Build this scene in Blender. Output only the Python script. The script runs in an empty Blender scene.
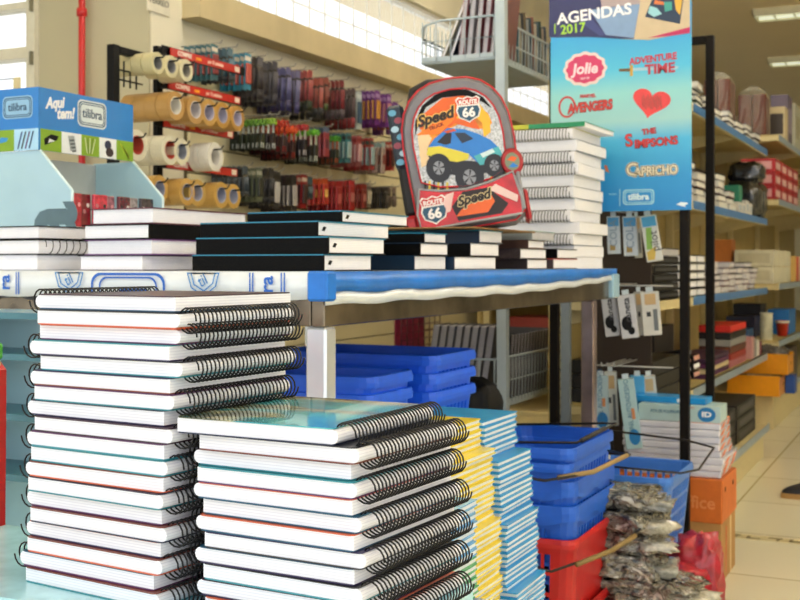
import bpy, math, random
from mathutils import Matrix, Vector, noise
random.seed(7)
PI=math.pi
SC=bpy.context.scene
COL=SC.collection
F=1150.0; YAW=math.radians(25.5); CS,SN=math.cos(YAW),math.sin(YAW)
def ray(px):
    s=(px-400)/F
    return (-SN+s*CS, CS+s*SN)
def onX(px,c):
    r=ray(px); d=c/r[0]; return d, r[1]*d
def onY(px,c):
    r=ray(px); d=c/r[1]; return d, r[0]*d
def Zof(py,d): return 1+(265-py)/F*d
def T3(x,y,z): return Matrix.Translation((x,y,z))
def RZ(a): return Matrix.Rotation(a,4,'Z')
def RX(a): return Matrix.Rotation(a,4,'X')
def RY(a): return Matrix.Rotation(a,4,'Y')
# ---------------------------------------------------------------- materials
MATS={}
def hexc(c):
    if isinstance(c,str):
        c=c.lstrip('#'); c=tuple(int(c[i:i+2],16)/255 for i in (0,2,4))
        c=tuple((v/12.92 if v<=.04045 else ((v+.055)/1.055)**2.4) for v in c)
    return c
def mat(name,col='#808080',rough=.5,metal=0,var=.05,scale=30,bump=0,emit=0,alpha=1,trans=0,coat=0,spec=.5,stripe=None):
    if name in MATS: return MATS[name]
    m=bpy.data.materials.new(name); m.use_nodes=True; MATS[name]=m
    nt=m.node_tree; b=nt.nodes['Principled BSDF']; c=hexc(col)
    b.inputs['Roughness'].default_value=rough; b.inputs['Metallic'].default_value=metal
    b.inputs['Specular IOR Level'].default_value=spec
    if coat: b.inputs['Coat Weight'].default_value=coat; b.inputs['Coat Roughness'].default_value=.08
    if trans: b.inputs['Transmission Weight'].default_value=trans
    if alpha<1: b.inputs['Alpha'].default_value=alpha
    tc=nt.nodes.new('ShaderNodeTexCoord')
    nz=nt.nodes.new('ShaderNodeTexNoise'); nz.inputs['Scale'].default_value=scale; nz.inputs['Detail'].default_value=3
    nt.links.new(tc.outputs['Object'],nz.inputs['Vector'])
    rp=nt.nodes.new('ShaderNodeValToRGB')
    lo=tuple(max(0,v*(1-var)) for v in c)+(1,); hi=tuple(min(1,v*(1+var)) for v in c)+(1,)
    rp.color_ramp.elements[0].position=.3; rp.color_ramp.elements[1].position=.7
    rp.color_ramp.elements[0].color=lo; rp.color_ramp.elements[1].color=hi
    nt.links.new(nz.outputs['Fac'],rp.inputs['Fac'])
    out=rp.outputs['Color']
    if stripe:   # (axis vector scale, colour2, sharpness) fine layered edges
        sep=nt.nodes.new('ShaderNodeSeparateXYZ'); nt.links.new(tc.outputs['Object'],sep.inputs[0])
        mu=nt.nodes.new('ShaderNodeMath'); mu.operation='MULTIPLY'; mu.inputs[1].default_value=stripe[1]
        nt.links.new(sep.outputs[stripe[0]],mu.inputs[0])
        si=nt.nodes.new('ShaderNodeMath'); si.operation='SINE'; nt.links.new(mu.outputs[0],si.inputs[0])
        mr=nt.nodes.new('ShaderNodeMapRange'); mr.inputs[1].default_value=stripe[3] if len(stripe)>3 else 0; mr.inputs[2].default_value=1
        nt.links.new(si.outputs[0],mr.inputs[0])
        mx=nt.nodes.new('ShaderNodeMix'); mx.data_type='RGBA'
        nt.links.new(mr.outputs[0],mx.inputs[0]); nt.links.new(out,mx.inputs[6]); mx.inputs[7].default_value=tuple(hexc(stripe[2]))+(1,)
        out=mx.outputs[2]
    nt.links.new(out,b.inputs['Base Color'])
    if emit:
        b.inputs['Emission Strength'].default_value=emit; b.inputs['Emission Color'].default_value=tuple(c)+(1,)
    if bump:
        bp=nt.nodes.new('ShaderNodeBump'); bp.inputs['Strength'].default_value=bump; bp.inputs['Distance'].default_value=.01
        nt.links.new(nz.outputs['Fac'],bp.inputs['Height']); nt.links.new(bp.outputs['Normal'],b.inputs['Normal'])
    return m
def C(hexs,rough=.45,**k): return mat('colour_'+hexs.lstrip('#')+('_%d'%int(rough*100)),hexs,rough,**k)
# ---------------------------------------------------------------- mesh builder
class MB:
    def __init__(s,M=None): s.v=[]; s.f=[]; s.mi=[]; s.ms=[]; s.sm=[]; s.M=M or Matrix()
    def _m(s,m):
        if m not in s.ms: s.ms.append(m)
        return s.ms.index(m)
    def add(s,vs,fs,m,M=None,smooth=False):
        b=len(s.v); MM=s.M@M if M else s.M
        s.v+= [tuple(MM@Vector(v)) for v in vs]
        k=s._m(m)
        for f in fs: s.f.append(tuple(i+b for i in f)); s.mi.append(k); s.sm.append(smooth)
        return s
    def box(s,x0,x1,y0,y1,z0,z1,m,M=None):
        vs=[(x,y,z) for z in (z0,z1) for y in (y0,y1) for x in (x0,x1)]
        return s.add(vs,[(0,2,3,1),(4,5,7,6),(0,1,5,4),(2,6,7,3),(0,4,6,2),(1,3,7,5)],m,M)
    def bbox(s,x0,x1,y0,y1,z0,z1,m,b=.002,M=None):   # bevelled box
        X=(x0,x1);Y=(y0,y1);Z=(z0,z1); vs=[];idx={}
        for i in (0,1):
            for j in (0,1):
                for k in (0,1):
                    sx=b if i==0 else -b; sy=b if j==0 else -b; sz=b if k==0 else -b
                    for a,p in enumerate(((X[i],Y[j]+sy,Z[k]+sz),(X[i]+sx,Y[j],Z[k]+sz),(X[i]+sx,Y[j]+sy,Z[k]))):
                        idx[(i,j,k,a)]=len(vs); vs.append(p)
        g=lambda i,j,k,a: idx[(i,j,k,a)]
        fs=[]
        for i in (0,1):
            q=[g(i,0,0,0),g(i,1,0,0),g(i,1,1,0),g(i,0,1,0)]; fs.append(q if i else q[::-1])
            q=[g(0,i,0,1),g(0,i,1,1),g(1,i,1,1),g(1,i,0,1)]; fs.append(q if i else q[::-1])
            q=[g(0,0,i,2),g(1,0,i,2),g(1,1,i,2),g(0,1,i,2)]; fs.append(q if i else q[::-1])
        for i in (0,1):
            for j in (0,1):
                fs.append([g(i,j,0,0),g(i,j,1,0),g(i,j,1,1),g(i,j,0,1)])
                fs.append([g(i,0,j,0),g(i,1,j,0),g(i,1,j,2),g(i,0,j,2)])
                fs.append([g(0,i,j,1),g(1,i,j,1),g(1,i,j,2),g(0,i,j,2)])
                for k in (0,1): fs.append([g(i,j,k,0),g(i,j,k,1),g(i,j,k,2)])
        return s.add(vs,fs,m,M)
    def tube(s,pts,r,m,n=6,closed=False,M=None):
        P=[Vector(p) for p in pts]; N=len(P); vs=[];fs=[]; up=None
        for i,p in enumerate(P):
            a=P[(i-1)%N] if (closed or i>0) else p; b=P[(i+1)%N] if (closed or i<N-1) else p
            t=(b-a); t=t.normalized() if t.length>1e-9 else Vector((0,0,1))
            if up is None:
                up=t.cross(Vector((0,0,1)));
                if up.length<.1: up=t.cross(Vector((1,0,0)))
            up=(up-t*up.dot(t)); up=up.normalized() if up.length>1e-6 else t.orthogonal().normalized()
            w=t.cross(up)
            for k in range(n):
                an=2*PI*k/n; vs.append(p+up*(r*math.cos(an))+w*(r*math.sin(an)))
        for i in range(N if closed else N-1):
            for k in range(n):
                a=i*n+k;b=i*n+(k+1)%n;j=((i+1)%N)*n
                fs.append((a,b,j+(k+1)%n,j+k))
        if not closed: fs.append(tuple(range(n))[::-1]); fs.append(tuple((N-1)*n+k for k in range(n)))
        return s.add(vs,fs,m,M,smooth=n>4)
    def lathe(s,prof,m,n=24,M=None,smooth=True,closed=False):   # prof (r,z) around Z
        vs=[];fs=[]
        for r,z in prof:
            for k in range(n):
                a=2*PI*k/n; vs.append((r*math.cos(a),r*math.sin(a),z))
        L=len(prof)
        for i in range(L if closed else L-1):
            for k in range(n):
                j=(i+1)%L
                fs.append((i*n+k,i*n+(k+1)%n,j*n+(k+1)%n,j*n+k))
        return s.add(vs,fs,m,M,smooth=smooth)
    def prism(s,poly,h0,h1,m,M=None):   # poly in local XY, extruded in Z
        n=len(poly); vs=[(x,y,h0) for x,y in poly]+[(x,y,h1) for x,y in poly]
        fs=[tuple(range(n))[::-1],tuple(range(n,2*n))]+[(i,(i+1)%n,n+(i+1)%n,n+i) for i in range(n)]
        return s.add(vs,fs,m,M)
    def build(s,name,parent=None,M=None):
        me=bpy.data.meshes.new(name); me.from_pydata(s.v,[],s.f)
        for m in s.ms: me.materials.append(m)
        me.polygons.foreach_set('material_index',s.mi); me.polygons.foreach_set('use_smooth',s.sm)
        me.update()
        return link(me,name,parent,M)
def link(me,name,parent=None,M=None):
    o=bpy.data.objects.new(name,me); COL.objects.link(o)
    if parent: o.parent=parent
    if M is not None: o.matrix_local=M
    return o
def thing(name,label,cat,loc=(0,0,0),rz=0,group=None,M=None):
    o=bpy.data.objects.new(name,None); COL.objects.link(o); o.empty_display_size=.05
    if M is not None: o.matrix_world=M
    else: o.location=loc; o.rotation_euler=(0,0,rz)
    return tag(o,label,cat,group)
def tag(o,label,cat,group=None):
    o['label']=label; o['category']=cat
    if group: o['group']=group
    return o
def struct(o): o['kind']='structure'; return o
KIDS={}
def dup(root,label,loc=None,rz=None,group=None,M=None):
    def cp(o,par):
        c=o.copy(); COL.objects.link(c)
        if par is not None: c.parent=par
        for ch in list(o.children): cp(ch,c)
        return c
    r=cp(root,None); r['label']=label
    if group: r['group']=group
    if M is not None: r.matrix_world=M
    else:
        if loc: r.location=loc
        if rz is not None: r.rotation_euler=(0,0,rz)
    return r
def rrect(w,h,r,n=4,cx=0,cy=0):
    pts=[]
    for sx,sy,a0 in ((1,1,0),(-1,1,90),(-1,-1,180),(1,-1,270)):
        for i in range(n+1):
            a=math.radians(a0+90*i/n); pts.append((cx+sx*(w/2-r)+r*math.cos(a),cy+sy*(h/2-r)+r*math.sin(a)))
    return pts
def outline(mb,poly,t,h0,h1,m,M):   # ring band of a convex-ish poly, inner offset t toward centroid
    cx=sum(p[0] for p in poly)/len(poly); cy=sum(p[1] for p in poly)/len(poly)
    w=max(abs(p[0]-cx) for p in poly); h=max(abs(p[1]-cy) for p in poly)
    inn=[(cx+(x-cx)*(w-t)/w,cy+(y-cy)*(h-t)/h) for x,y in poly]; n=len(poly)
    vs=[(x,y,h1) for x,y in poly]+[(x,y,h1) for x,y in inn]+[(x,y,h0) for x,y in poly]+[(x,y,h0) for x,y in inn]
    fs=[]
    for i in range(n):
        j=(i+1)%n
        fs+=[(i,j,n+j,n+i),(2*n+i,2*n+j,j,i),(n+i,n+j,3*n+j,3*n+i)]
    mb.add(vs,fs,m,M)
def text_into(mb,body,size,m,M,ext=.0004,shear=0,off=0,sx=1,align='CENTER'):
    cu=bpy.data.curves.new('t','FONT'); cu.body=body; cu.size=size; cu.extrude=ext; cu.shear=shear; cu.offset=off
    cu.align_x=align; cu.align_y='CENTER'; cu.resolution_u=3
    o=bpy.data.objects.new('t',cu); COL.objects.link(o)
    dg=bpy.context.evaluated_depsgraph_get(); dg.update()
    me=bpy.data.meshes.new_from_object(o.evaluated_get(dg))
    mb.add([(v.co.x*sx,v.co.y,v.co.z) for v in me.vertices],[tuple(p.vertices) for p in me.polygons],m,M)
    bpy.data.objects.remove(o); bpy.data.curves.remove(cu); bpy.data.meshes.remove(me)
# face frames: maps (u,v,w) -> local; facing -Y: u=+X, v=+Z, w=-Y ; facing +X: u=+Y, v=+Z, w=+X
def faceNY(x,y,z): return Matrix(((1,0,0,x),(0,0,-1,y),(0,1,0,z),(0,0,0,1)))
def facePX(x,y,z): return Matrix(((0,0,1,x),(1,0,0,y),(0,1,0,z),(0,0,0,1)))
ORD=['topmost','second from the top','third from the top','fourth from the top','fifth from the top','sixth from the top','seventh from the top','eighth from the top','ninth from the top','tenth from the top']
ORDB=['lowest','second from the bottom','third from the bottom','fourth from the bottom','fifth from the bottom','sixth from the bottom','seventh from the bottom','eighth from the bottom','ninth from the bottom','tenth from the bottom']
NUM=['zeroth','first','second','third','fourth','fifth','sixth','seventh','eighth','ninth','tenth','eleventh','twelfth','thirteenth','fourteenth','fifteenth','sixteenth','seventeenth','eighteenth','nineteenth','twentieth']
def nth(n):
    if n<=20: return NUM[n]
    t={2:'twenty',3:'thirty',4:'forty',5:'fifty'}[n//10]
    return (t+'-'+NUM[n%10]) if n%10 else {'thirty':'thirtieth','forty':'fortieth','fifty':'fiftieth','twenty':'twentieth'}[t]
def ordinal(k,n):   # k=0 top
    if k==0: return 'topmost'
    if k==n-1: return 'lowest'
    if k<n/2: return nth(k+1)+' from the top'
    return nth(n-k)+' from the bottom'
# common materials
M_PAGE=mat('paper_edges','#f8f8fd',.75,var=.02,scale=60,stripe=(2,2100,'#e6e5ee',.4))
M_WIRE=mat('black_coated_wire','#0b0b0e',.35,spec=.35)
M_WHITE=mat('white_paper','#f2f2f4',.6,var=.02)
M_BLACK=mat('black_matte','#08080a',.55,var=.15,spec=.2)
M_CREAM=mat('cream_painted_steel','#d6c795',.5,var=.04)
M_CREAM2=mat('cream_shelf_panel','#c2ae72',.55,var=.05,scale=8)
M_CHROME=mat('chrome_tube','#c9c6c0',.14,metal=1,var=.08,scale=9)
M_BLUE=mat('blue_plastic_a','#1d4fd8',.32,var=.05,coat=.2)
M_RED=mat('red_plastic','#c8201f',.38,var=.05,coat=.2)
M_CLOTHB=mat('bright_blue_vinyl','#1476d8',.4,var=.15,scale=14,bump=.25,coat=.1)
# ================================================================ SETTING
def structure():
    # floor: beige tiles with grout lines and a mosaic strip
    m=bpy.data.materials.new('beige_floor_tile'); m.use_nodes=True; nt=m.node_tree; b=nt.nodes['Principled BSDF']
    tc=nt.nodes.new('ShaderNodeTexCoord'); mp=nt.nodes.new('ShaderNodeMapping'); nt.links.new(tc.outputs['Object'],mp.inputs[0])
    mp.inputs['Location'].default_value=(.2,.37,0)
    br=nt.nodes.new('ShaderNodeTexBrick'); br.offset=0; br.inputs['Scale'].default_value=1; br.inputs['Brick Width'].default_value=.6; br.inputs['Row Height'].default_value=.6
    br.inputs['Mortar Size'].default_value=.004
    br.inputs['Color1'].default_value=hexc('#e6e2ca')+(1,); br.inputs['Color2'].default_value=hexc('#dfdabf')+(1,); br.inputs['Mortar'].default_value=hexc('#a89c72')+(1,)
    nt.links.new(mp.outputs[0],br.inputs['Vector']); nt.links.new(br.outputs['Color'],b.inputs['Base Color']); b.inputs['Roughness'].default_value=.25
    MATS['floor']=m
    struct(MB().box(-4.2,3.2,-2.5,16,-.1,0,m).build('floor'))
    # mosaic strip inlay running across the aisle
    ms=MB(); dk=C('#8d7f58'); lt=C('#cfc49c')
    Y0=onX(800,-.38)[1] if False else 4.33
    ms.box(-.84,3.1,Y0,Y0+.075,0,.0008,lt)
    x=-.82; k=0
    while x<1.2:
        if k%2==0: ms.box(x,x+.05,Y0+.012,Y0+.03,.0008,.0014,dk); ms.box(x,x+.012,Y0+.012,Y0+.062,.0008,.0014,dk)
        else: ms.box(x,x+.05,Y0+.045,Y0+.062,.0008,.0014,dk); ms.box(x+.03,x+.042,Y0+.012,Y0+.062,.0008,.0014,dk)
        x+=.075;k+=1
    struct(ms.build('trim_1'))
    wall=mat('beige_wall_paint','#ddd6ba',.8,var=.03,scale=3)
    wall2=mat('pale_wall_paint','#e6e1cc',.8,var=.03,scale=3)
    ceil=mat('tan_ceiling_paint','#e3cf9f',.85,var=.03,scale=1.2)
    beam=mat('tan_beam_plaster','#c3b48d',.8,var=.1,scale=5)
    struct(MB().box(-4.2,3.2,-.6,16,3.0,3.1,ceil).build('ceiling'))
    struct(MB().box(-4.2,3.2,15.9,16.1,0,3,wall).build('wall_back'))
    struct(MB().box(3.1,3.25,1.0,16,0,3,wall2).build('wall_right'))
    # left wall with band of windows
    w=MB(); w.box(-2.72,-2.6,3.5,16,0,2.03,wall2); w.box(-2.72,-2.6,3.5,16,2.42,3.0,wall)
    w.box(-2.72,-2.6,3.5,3.58,2.03,2.42,wall)
    struct(w.build('wall_left'))
    p=MB(); p.box(-2.80,-2.58,3.335,3.52,0,3.0,wall2); struct(p.build('trim_2'))
    s=MB(); z=.05; sl=mat('cream_slat_panel','#dcd3ae',.5,var=.03,scale=4); gr=mat('slat_groove','#6b6042',.7)
    s.box(-2.6,-2.585,3.56,9,.0,1.78,gr)
    while z<1.74: s.bbox(-2.588,-2.57,3.56,9,z,z+.094,sl,.002); z+=.1
    struct(s.build('trim_3'))
    struct(MB().box(-2.6,-2.5,3.52,16,1.92,2.03,beam).build('trim_4'))
    fr=mat('white_window_frame','#e9e6da',.5); gl=mat('clear_window_glass','#ffffff',.02,trans=1,var=0,alpha=.25)
    f=MB(); f.box(-2.7,-2.63,3.58,15.9,2.40,2.43,fr); f.box(-2.7,-2.63,3.58,15.9,2.03,2.045,fr); f.box(-2.670,-2.661,3.58,15.9,2.186,2.190,fr)
    y=3.6
    while y<15: f.box(-2.669,-2.662,y,y+.0025,2.03,2.42,fr); y+=.145
    wo=struct(f.build('window_1'))
    MB().box(-2.668,-2.664,3.58,15.9,2.04,2.41,gl).build('glass',wo)
    # near left wall (faces the camera) with its window
    wl=mat('grey_beige_wall_paint','#b9b397',.8,var=.04,scale=2)
    x1=onY(40,3.33)[1]; xl=-4.2
    w=MB(); w.box(x1,-2.582,3.325,3.334,0,3,wl); w.box(x1,-2.80,3.334,3.48,0,3,wl); w.box(xl,x1,3.33,3.48,0,1.12,wl); w.box(xl,x1,3.33,3.48,2.3,3,wl); w.box(xl,-3.75,3.33,3.48,1.12,2.3,wl)
    struct(w.build('wall_front'))
    f=MB(); fw=mat('white_window_frame_paint','#dcd8c6',.5)
    za=[Zof(55,4.4),Zof(46,4.4)]
    f.box(x1-.03,x1,3.30,3.40,1.12,2.3,fw); f.box(-3.75,-3.72,3.30,3.40,1.12,2.3,fw)
    f.box(-3.72,x1-.03,3.31,3.39,Zof(58,4.35),Zof(47,4.35),fw); f.box(-3.72,x1-.03,3.31,3.39,Zof(8,4.35),Zof(2,4.35),fw)
    f.box(-3.72,x1-.03,3.31,3.39,1.12,1.16,fw); f.box(-3.72,x1-.03,3.31,3.39,2.26,2.3,fw)
    f.box(x1-.055,x1-.03,3.315,3.35,1.15,2.28,fw)
    for zz in (1.45,1.75,1.95): f.box(x1-.012,x1-.004,3.285,3.30,zz,zz+.05,C('#77735f'))
    wo=struct(f.build('window_2'))
    MB().box(-3.72,x1-.03,3.35,3.354,1.15,2.27,gl).build('glass',wo)
    # outdoor wall left beyond (outside of building): left side wall of shop near camera
    struct(MB().box(-4.3,-4.2,-.5,3.4,0,3,wall2).build('wall_side'))
structure()
# red pipe
d,x=onY(80,3.28)
pp=MB(); rp=mat('red_painted_pipe','#c01820',.4,coat=.2); pp.tube([(x,3.29,0.0),(x,3.29,3.0)],.0125,rp,12)
r=pp.build('water_pipe'); tag(r,'thin red painted pipe running up the wall beside the window','pipe')
zz=Zof(12,d); c=MB(); c.lathe([(.0125,-.014),(.019,-.014),(.019,.014),(.0125,.014)],rp,16,T3(x,3.29,zz)); c.build('coupling',r)
# sign on pillar
t=thing('wall_sign','small white sign with black lettering TERREO on the pillar','sign',(-2.578,3.40,0))
d,y=onX(158,-2.578); zc=Zof(1,d)
s=MB(); s.box(0,.004,y-.075-3.40+.01,y+.065-3.40,zc-.045,zc+.028,mat('sign_white','#dad6c4',.5)); s.build('sign_plate',t)
s=MB(); text_into(s,'TERREO',.032,M_BLACK,facePX(.0045,y-3.40,zc-.005)); s.build('lettering',t)
# ceiling light fixtures: two louvred ones, plus hanging ones added as fill light
fill_tube_on=mat('added_fill_tube','#fffaf4',.4,emit=44,var=0)
dim_on=mat('dim_fluorescent_tube','#e8ecd0',.4,emit=.9,var=.3,scale=9)
alu=mat('fixture_reflector','#d8d2b0',.3,metal=.6)
def fixture(x,y,label,w=1.2,dp=.3,lit=None):
    if lit is None:  # added pendants, out of view, open above so they brighten the ceiling too
        t=thing('ceiling_light',label,'ceiling light',(x,y,2.74),0,'added hanging fill lights out of view')
        b=MB(); b.bbox(-w/2,w/2,-.03,.03,.03,.05,alu,.003); b.build('housing',t)
        b=MB(); b.tube([(-w/2+.1,0,.05),(-w/2+.1,0,.259)],.004,alu,6); b.build('hanger',t)
        b=MB(); b.tube([(w/2-.1,0,.05),(w/2-.1,0,.259)],.004,alu,6); b.build('hanger',t)
        for yy in (-.05,.05):
            c=MB(); c.tube([(-w/2+.02,yy,.018),(w/2-.02,yy,.018)],.012,fill_tube_on,8); c.build('lamp_tube',t)
        return t
    t=thing('ceiling_light',label,'ceiling light',(x,y,2.94),0,'ceiling lights over the shop')
    b=MB(); b.box(-w/2,w/2,-dp/2,dp/2,.03,.06,alu); b.box(-w/2,w/2,-dp/2,-dp/2+.012,0,.03,alu); b.box(-w/2,w/2,dp/2-.012,dp/2,0,.03,alu)
    b.box(-w/2,-w/2+.012,-dp/2,dp/2,0,.03,alu); b.box(w/2-.012,w/2,-dp/2,dp/2,0,.03,alu)
    for k in range(1,8): xx=-w/2+w*k/8; b.box(xx-.004,xx+.004,-dp/2,dp/2,.004,.026,alu)
    b.build('housing',t)
    for yy in (-.07,.07):
        c=MB(); c.tube([(-w/2+.02,yy,.018),(w/2-.02,yy,.018)],.012,lit or fill_tube_on,8); c.build('lamp_tube',t)
    return t
x1=onY(753,9.3*.9)[1]
dd=1150*1.95/249
r=ray(753); fixture(r[0]*dd+.6,r[1]*dd+.1,'louvred ceiling light, the higher one at top right',lit=dim_on,dp=.26)
dd=1150*1.95/202
r=ray(768); fixture(r[0]*dd+.6,r[1]*dd+.1,'louvred ceiling light, the lower and farther one at right',lit=dim_on,dp=.26)
for i,(x,y) in enumerate(((-1.6,1.0),(-1.6,3.0),(-1.7,5.2),(.6,1.0),(.6,3.0),(.8,5.2),(2.2,3.0),(2.4,1.0),(.9,6.9),(2.3,5.2),(2.6,8.0))):
    fixture(x,y,'added hanging twin tube fill light, out of view above the aisles')
# ================================================================ NOTEBOOKS
def helix(mb,x,z,y0,y1,turns,rx,rz,r,m,seg=14,n=5):
    pts=[]
    for i in range(turns*seg+1):
        a=2*PI*i/seg; pts.append((x+rx*math.cos(a),y0+(y1-y0)*i/(turns*seg),z+rz*math.sin(a)))
    mb.tube(pts,r,m,n)
NBM={}
def notebook_meshes(key,L,M,t,rx,rz,turns,wr):
    if key in NBM: return NBM[key]
    # page block with rounded spine end
    prof=[(-L/2,.0011),(L/2-.014,.0011)]; r=min(.0068,t*.42)
    x1=L/2-.003
    for i in range(4): a=-PI/2+PI/2*i/3; prof.append((x1-r+r*math.cos(a),.0011+r+r*math.sin(a)))
    for i in range(4): a=PI/2*i/3; prof.append((x1-r+r*math.cos(a),t-.0011-r+r*math.sin(a)))
    prof+=[(-L/2,t-.0011)]
    pg=MB(); pg.prism(prof,-M/2+.002,M/2-.002,M_PAGE,Matrix(((1,0,0,0),(0,0,-1,0),(0,1,0,0),(0,0,0,1))))
    po=pg.build('pages'); mp=po.data; bpy.data.objects.remove(po)
    sp=MB(); helix(sp,L/2+.0005,t/2,-M/2+.008,M/2-.008,turns,rx,rz,wr,M_WIRE)
    so=sp.build('spiral'); ms=so.data; bpy.data.objects.remove(so)
    NBM[key]=(mp,ms); return NBM[key]
COVM={}
def cover_mesh(L,M,t,top,m):
    k=(L,M,t,top,m.name)
    if k in COVM: return COVM[k]
    b=MB(); z0=t-.0011 if top else 0
    b.prism(rrect(L-.007,M,.006,3,cx=-.004),z0,z0+.0011,m); o=b.build('cover'); me=o.data; bpy.data.objects.remove(o); COVM[k]=me; return me
def notebook(label,M_,L,Mm,t,topc,botc,key,rx=.0128,rz=.0132,turns=28,wr=.00098,group=None,cat='notebook'):
    mp,ms=notebook_meshes(key,L,Mm,t,rx,rz,turns,wr)
    r=thing('spiral_notebook',label,cat,M=M_,group=group)
    link(mp,'pages',r); link(ms,'spiral',r)
    link(cover_mesh(L,Mm,t,True,topc),'front_cover',r); link(cover_mesh(L,Mm,t,False,botc),'back_cover',r)
    return r
COVC=[C(c,.3) for c in ('#2b1f4d','#d0603a','#1d7f8c','#3a1a2e','#15203f','#5c2a5e','#2f8f9c','#7a3a2a','#202028','#12506e')]
COVN=['dark violet','orange','teal','maroon','navy','purple','turquoise','brown','black','petrol blue']
ANG=-math.radians(4.0)
def stack(corner,topz,basez,n,L,Mm,spec,where,grp,key,lean=0,dang=0):
    cx,cy=corner; t=(topz-basez)/n
    R=RZ(ANG)
    c=R@Vector((-L/2,Mm/2,0))
    for k in range(n):        # k=0 bottom
        top=n-1-k; sp=(top%2==0) if spec is None else spec(top)
        jx=random.uniform(-.0035,.0035); jy=random.uniform(-.004,.004); ja=random.uniform(-.012,.012)
        off=.007 if sp else -.007
        d=R@Vector((off+jx,jy,0))
        a=ANG+ja+dang*(top/n)+(0 if sp else PI); jx+=0
        ci=random.randrange(10); cj=random.randrange(10)
        side='spiral facing right' if sp else 'spiral facing left'
        if where.startswith('front') and top==0: continue
        notebook('thick spiral notebook in the %s, %s, its %s'%(where,ordinal(top,n),side),
            T3(cx+c.x+d.x-CS*lean*top/n,cy+c.y+d.y-SN*lean*top/n,basez+k*t)@RZ(a),L,Mm,t-.0004,COVC[ci],COVC[cj],key,group=grp)
    return t
TZ=.65
r=ray(364); D=1.07
LR,MR=.192,.208
cr=(r[0]*D-.009,r[1]*D-.004)
tR=stack(cr,Zof(431,1.06),TZ,12,LR,MR,lambda q:q in (0,1) or q%2==1,'front right stack','notebooks in the front right stack','R',lean=-.010)
# topmost notebook of the front-right stack: slightly turned, with picture cover
R=RZ(ANG+.05)
ctr=RZ(ANG)@Vector((-LR/2,MR/2,0))
topn=T3(cr[0]+ctr.x-.016,cr[1]+ctr.y-.006,TZ+11*tR)@RZ(ANG+.03)
cov=bpy.data.materials.new('sea_photo_cover'); cov.use_nodes=True; nt=cov.node_tree; b=nt.nodes['Principled BSDF']
tc=nt.nodes.new('ShaderNodeTexCoord'); nz=nt.nodes.new('ShaderNodeTexNoise'); nz.inputs['Scale'].default_value=14; nz.inputs['Detail'].default_value=4
mpn=nt.nodes.new('ShaderNodeMapping'); mpn.inputs['Scale'].default_value=(.5,1.6,1); nt.links.new(tc.outputs['Object'],mpn.inputs[0]); nt.links.new(mpn.outputs[0],nz.inputs['Vector'])
rpn=nt.nodes.new('ShaderNodeValToRGB'); e=rpn.color_ramp.elements; e[0].position=.3; e[0].color=hexc('#2f3a22')+(1,); e[1].position=.62; e[1].color=hexc('#58c3c6')+(1,)
for ps,cc in ((.40,'#5a5f3a'),(.45,'#c9c193'),(.50,'#1f8f9e')): q=e.new(ps); q.color=hexc(cc)+(1,)
nt.links.new(nz.outputs['Fac'],rpn.inputs['Fac']); nt.links.new(rpn.outputs['Color'],b.inputs['Base Color']); b.inputs['Roughness'].default_value=.12; b.inputs['Coat Weight'].default_value=.5
notebook('thick spiral notebook with glossy turquoise seaside picture cover, topmost of front right stack',topn,LR,MR,tR,cov,COVC[4],'R',group='notebooks in the front right stack')
r=ray(178); D=1.17
cl=(r[0]*D,r[1]*D)
stack(cl,Zof(296,D),TZ,19,.205,.205,lambda q:q in(1,2) or (q>=4 and q%2==0),'tall left stack','notebooks in the tall left stack','L',lean=.015,dang=-.05)
# ================================================================ LOW TABLE (under the stacks)
lt=thing('low_table','low table with pale cyan top and blue edge under the front notebook stacks','table',(-.85,1.25,0))
b=MB(); b.bbox(-.5,.38,-.34,-.075,.62,.6498,mat('pale_cyan_vinyl','#a9dbe6',.25,coat=.4,var=.1),.004); b.build('tabletop',lt)
b=MB(); b.box(-.502,.382,-.343,-.3405,.6,.645,mat('royal_blue_edge','#1a49b8',.4)); b.build('edge_band',lt)
for sx in (-.45,.33):
    for sy in (-.29,-.12):
        b=MB(); b.tube([(sx,sy,0),(sx,sy,.62)],.016,M_CHROME,10); b.build('leg',lt)
# bench for booklets
bt=thing('low_bench','low grey bench carrying the yellow and blue booklet stacks','bench',(-.8,1.9,0))
b=MB(); b.bbox(-.12,.13,-.46,.12,.33,.36,C('#8a8f96'),.003); b.build('bench_top',bt)
for sx in (-.1,.11):
    for sy in (-.43,.09):
        b=MB(); b.tube([(sx,sy,0),(sx,sy,.33)],.012,M_CHROME,8); b.build('leg',bt)
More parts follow.
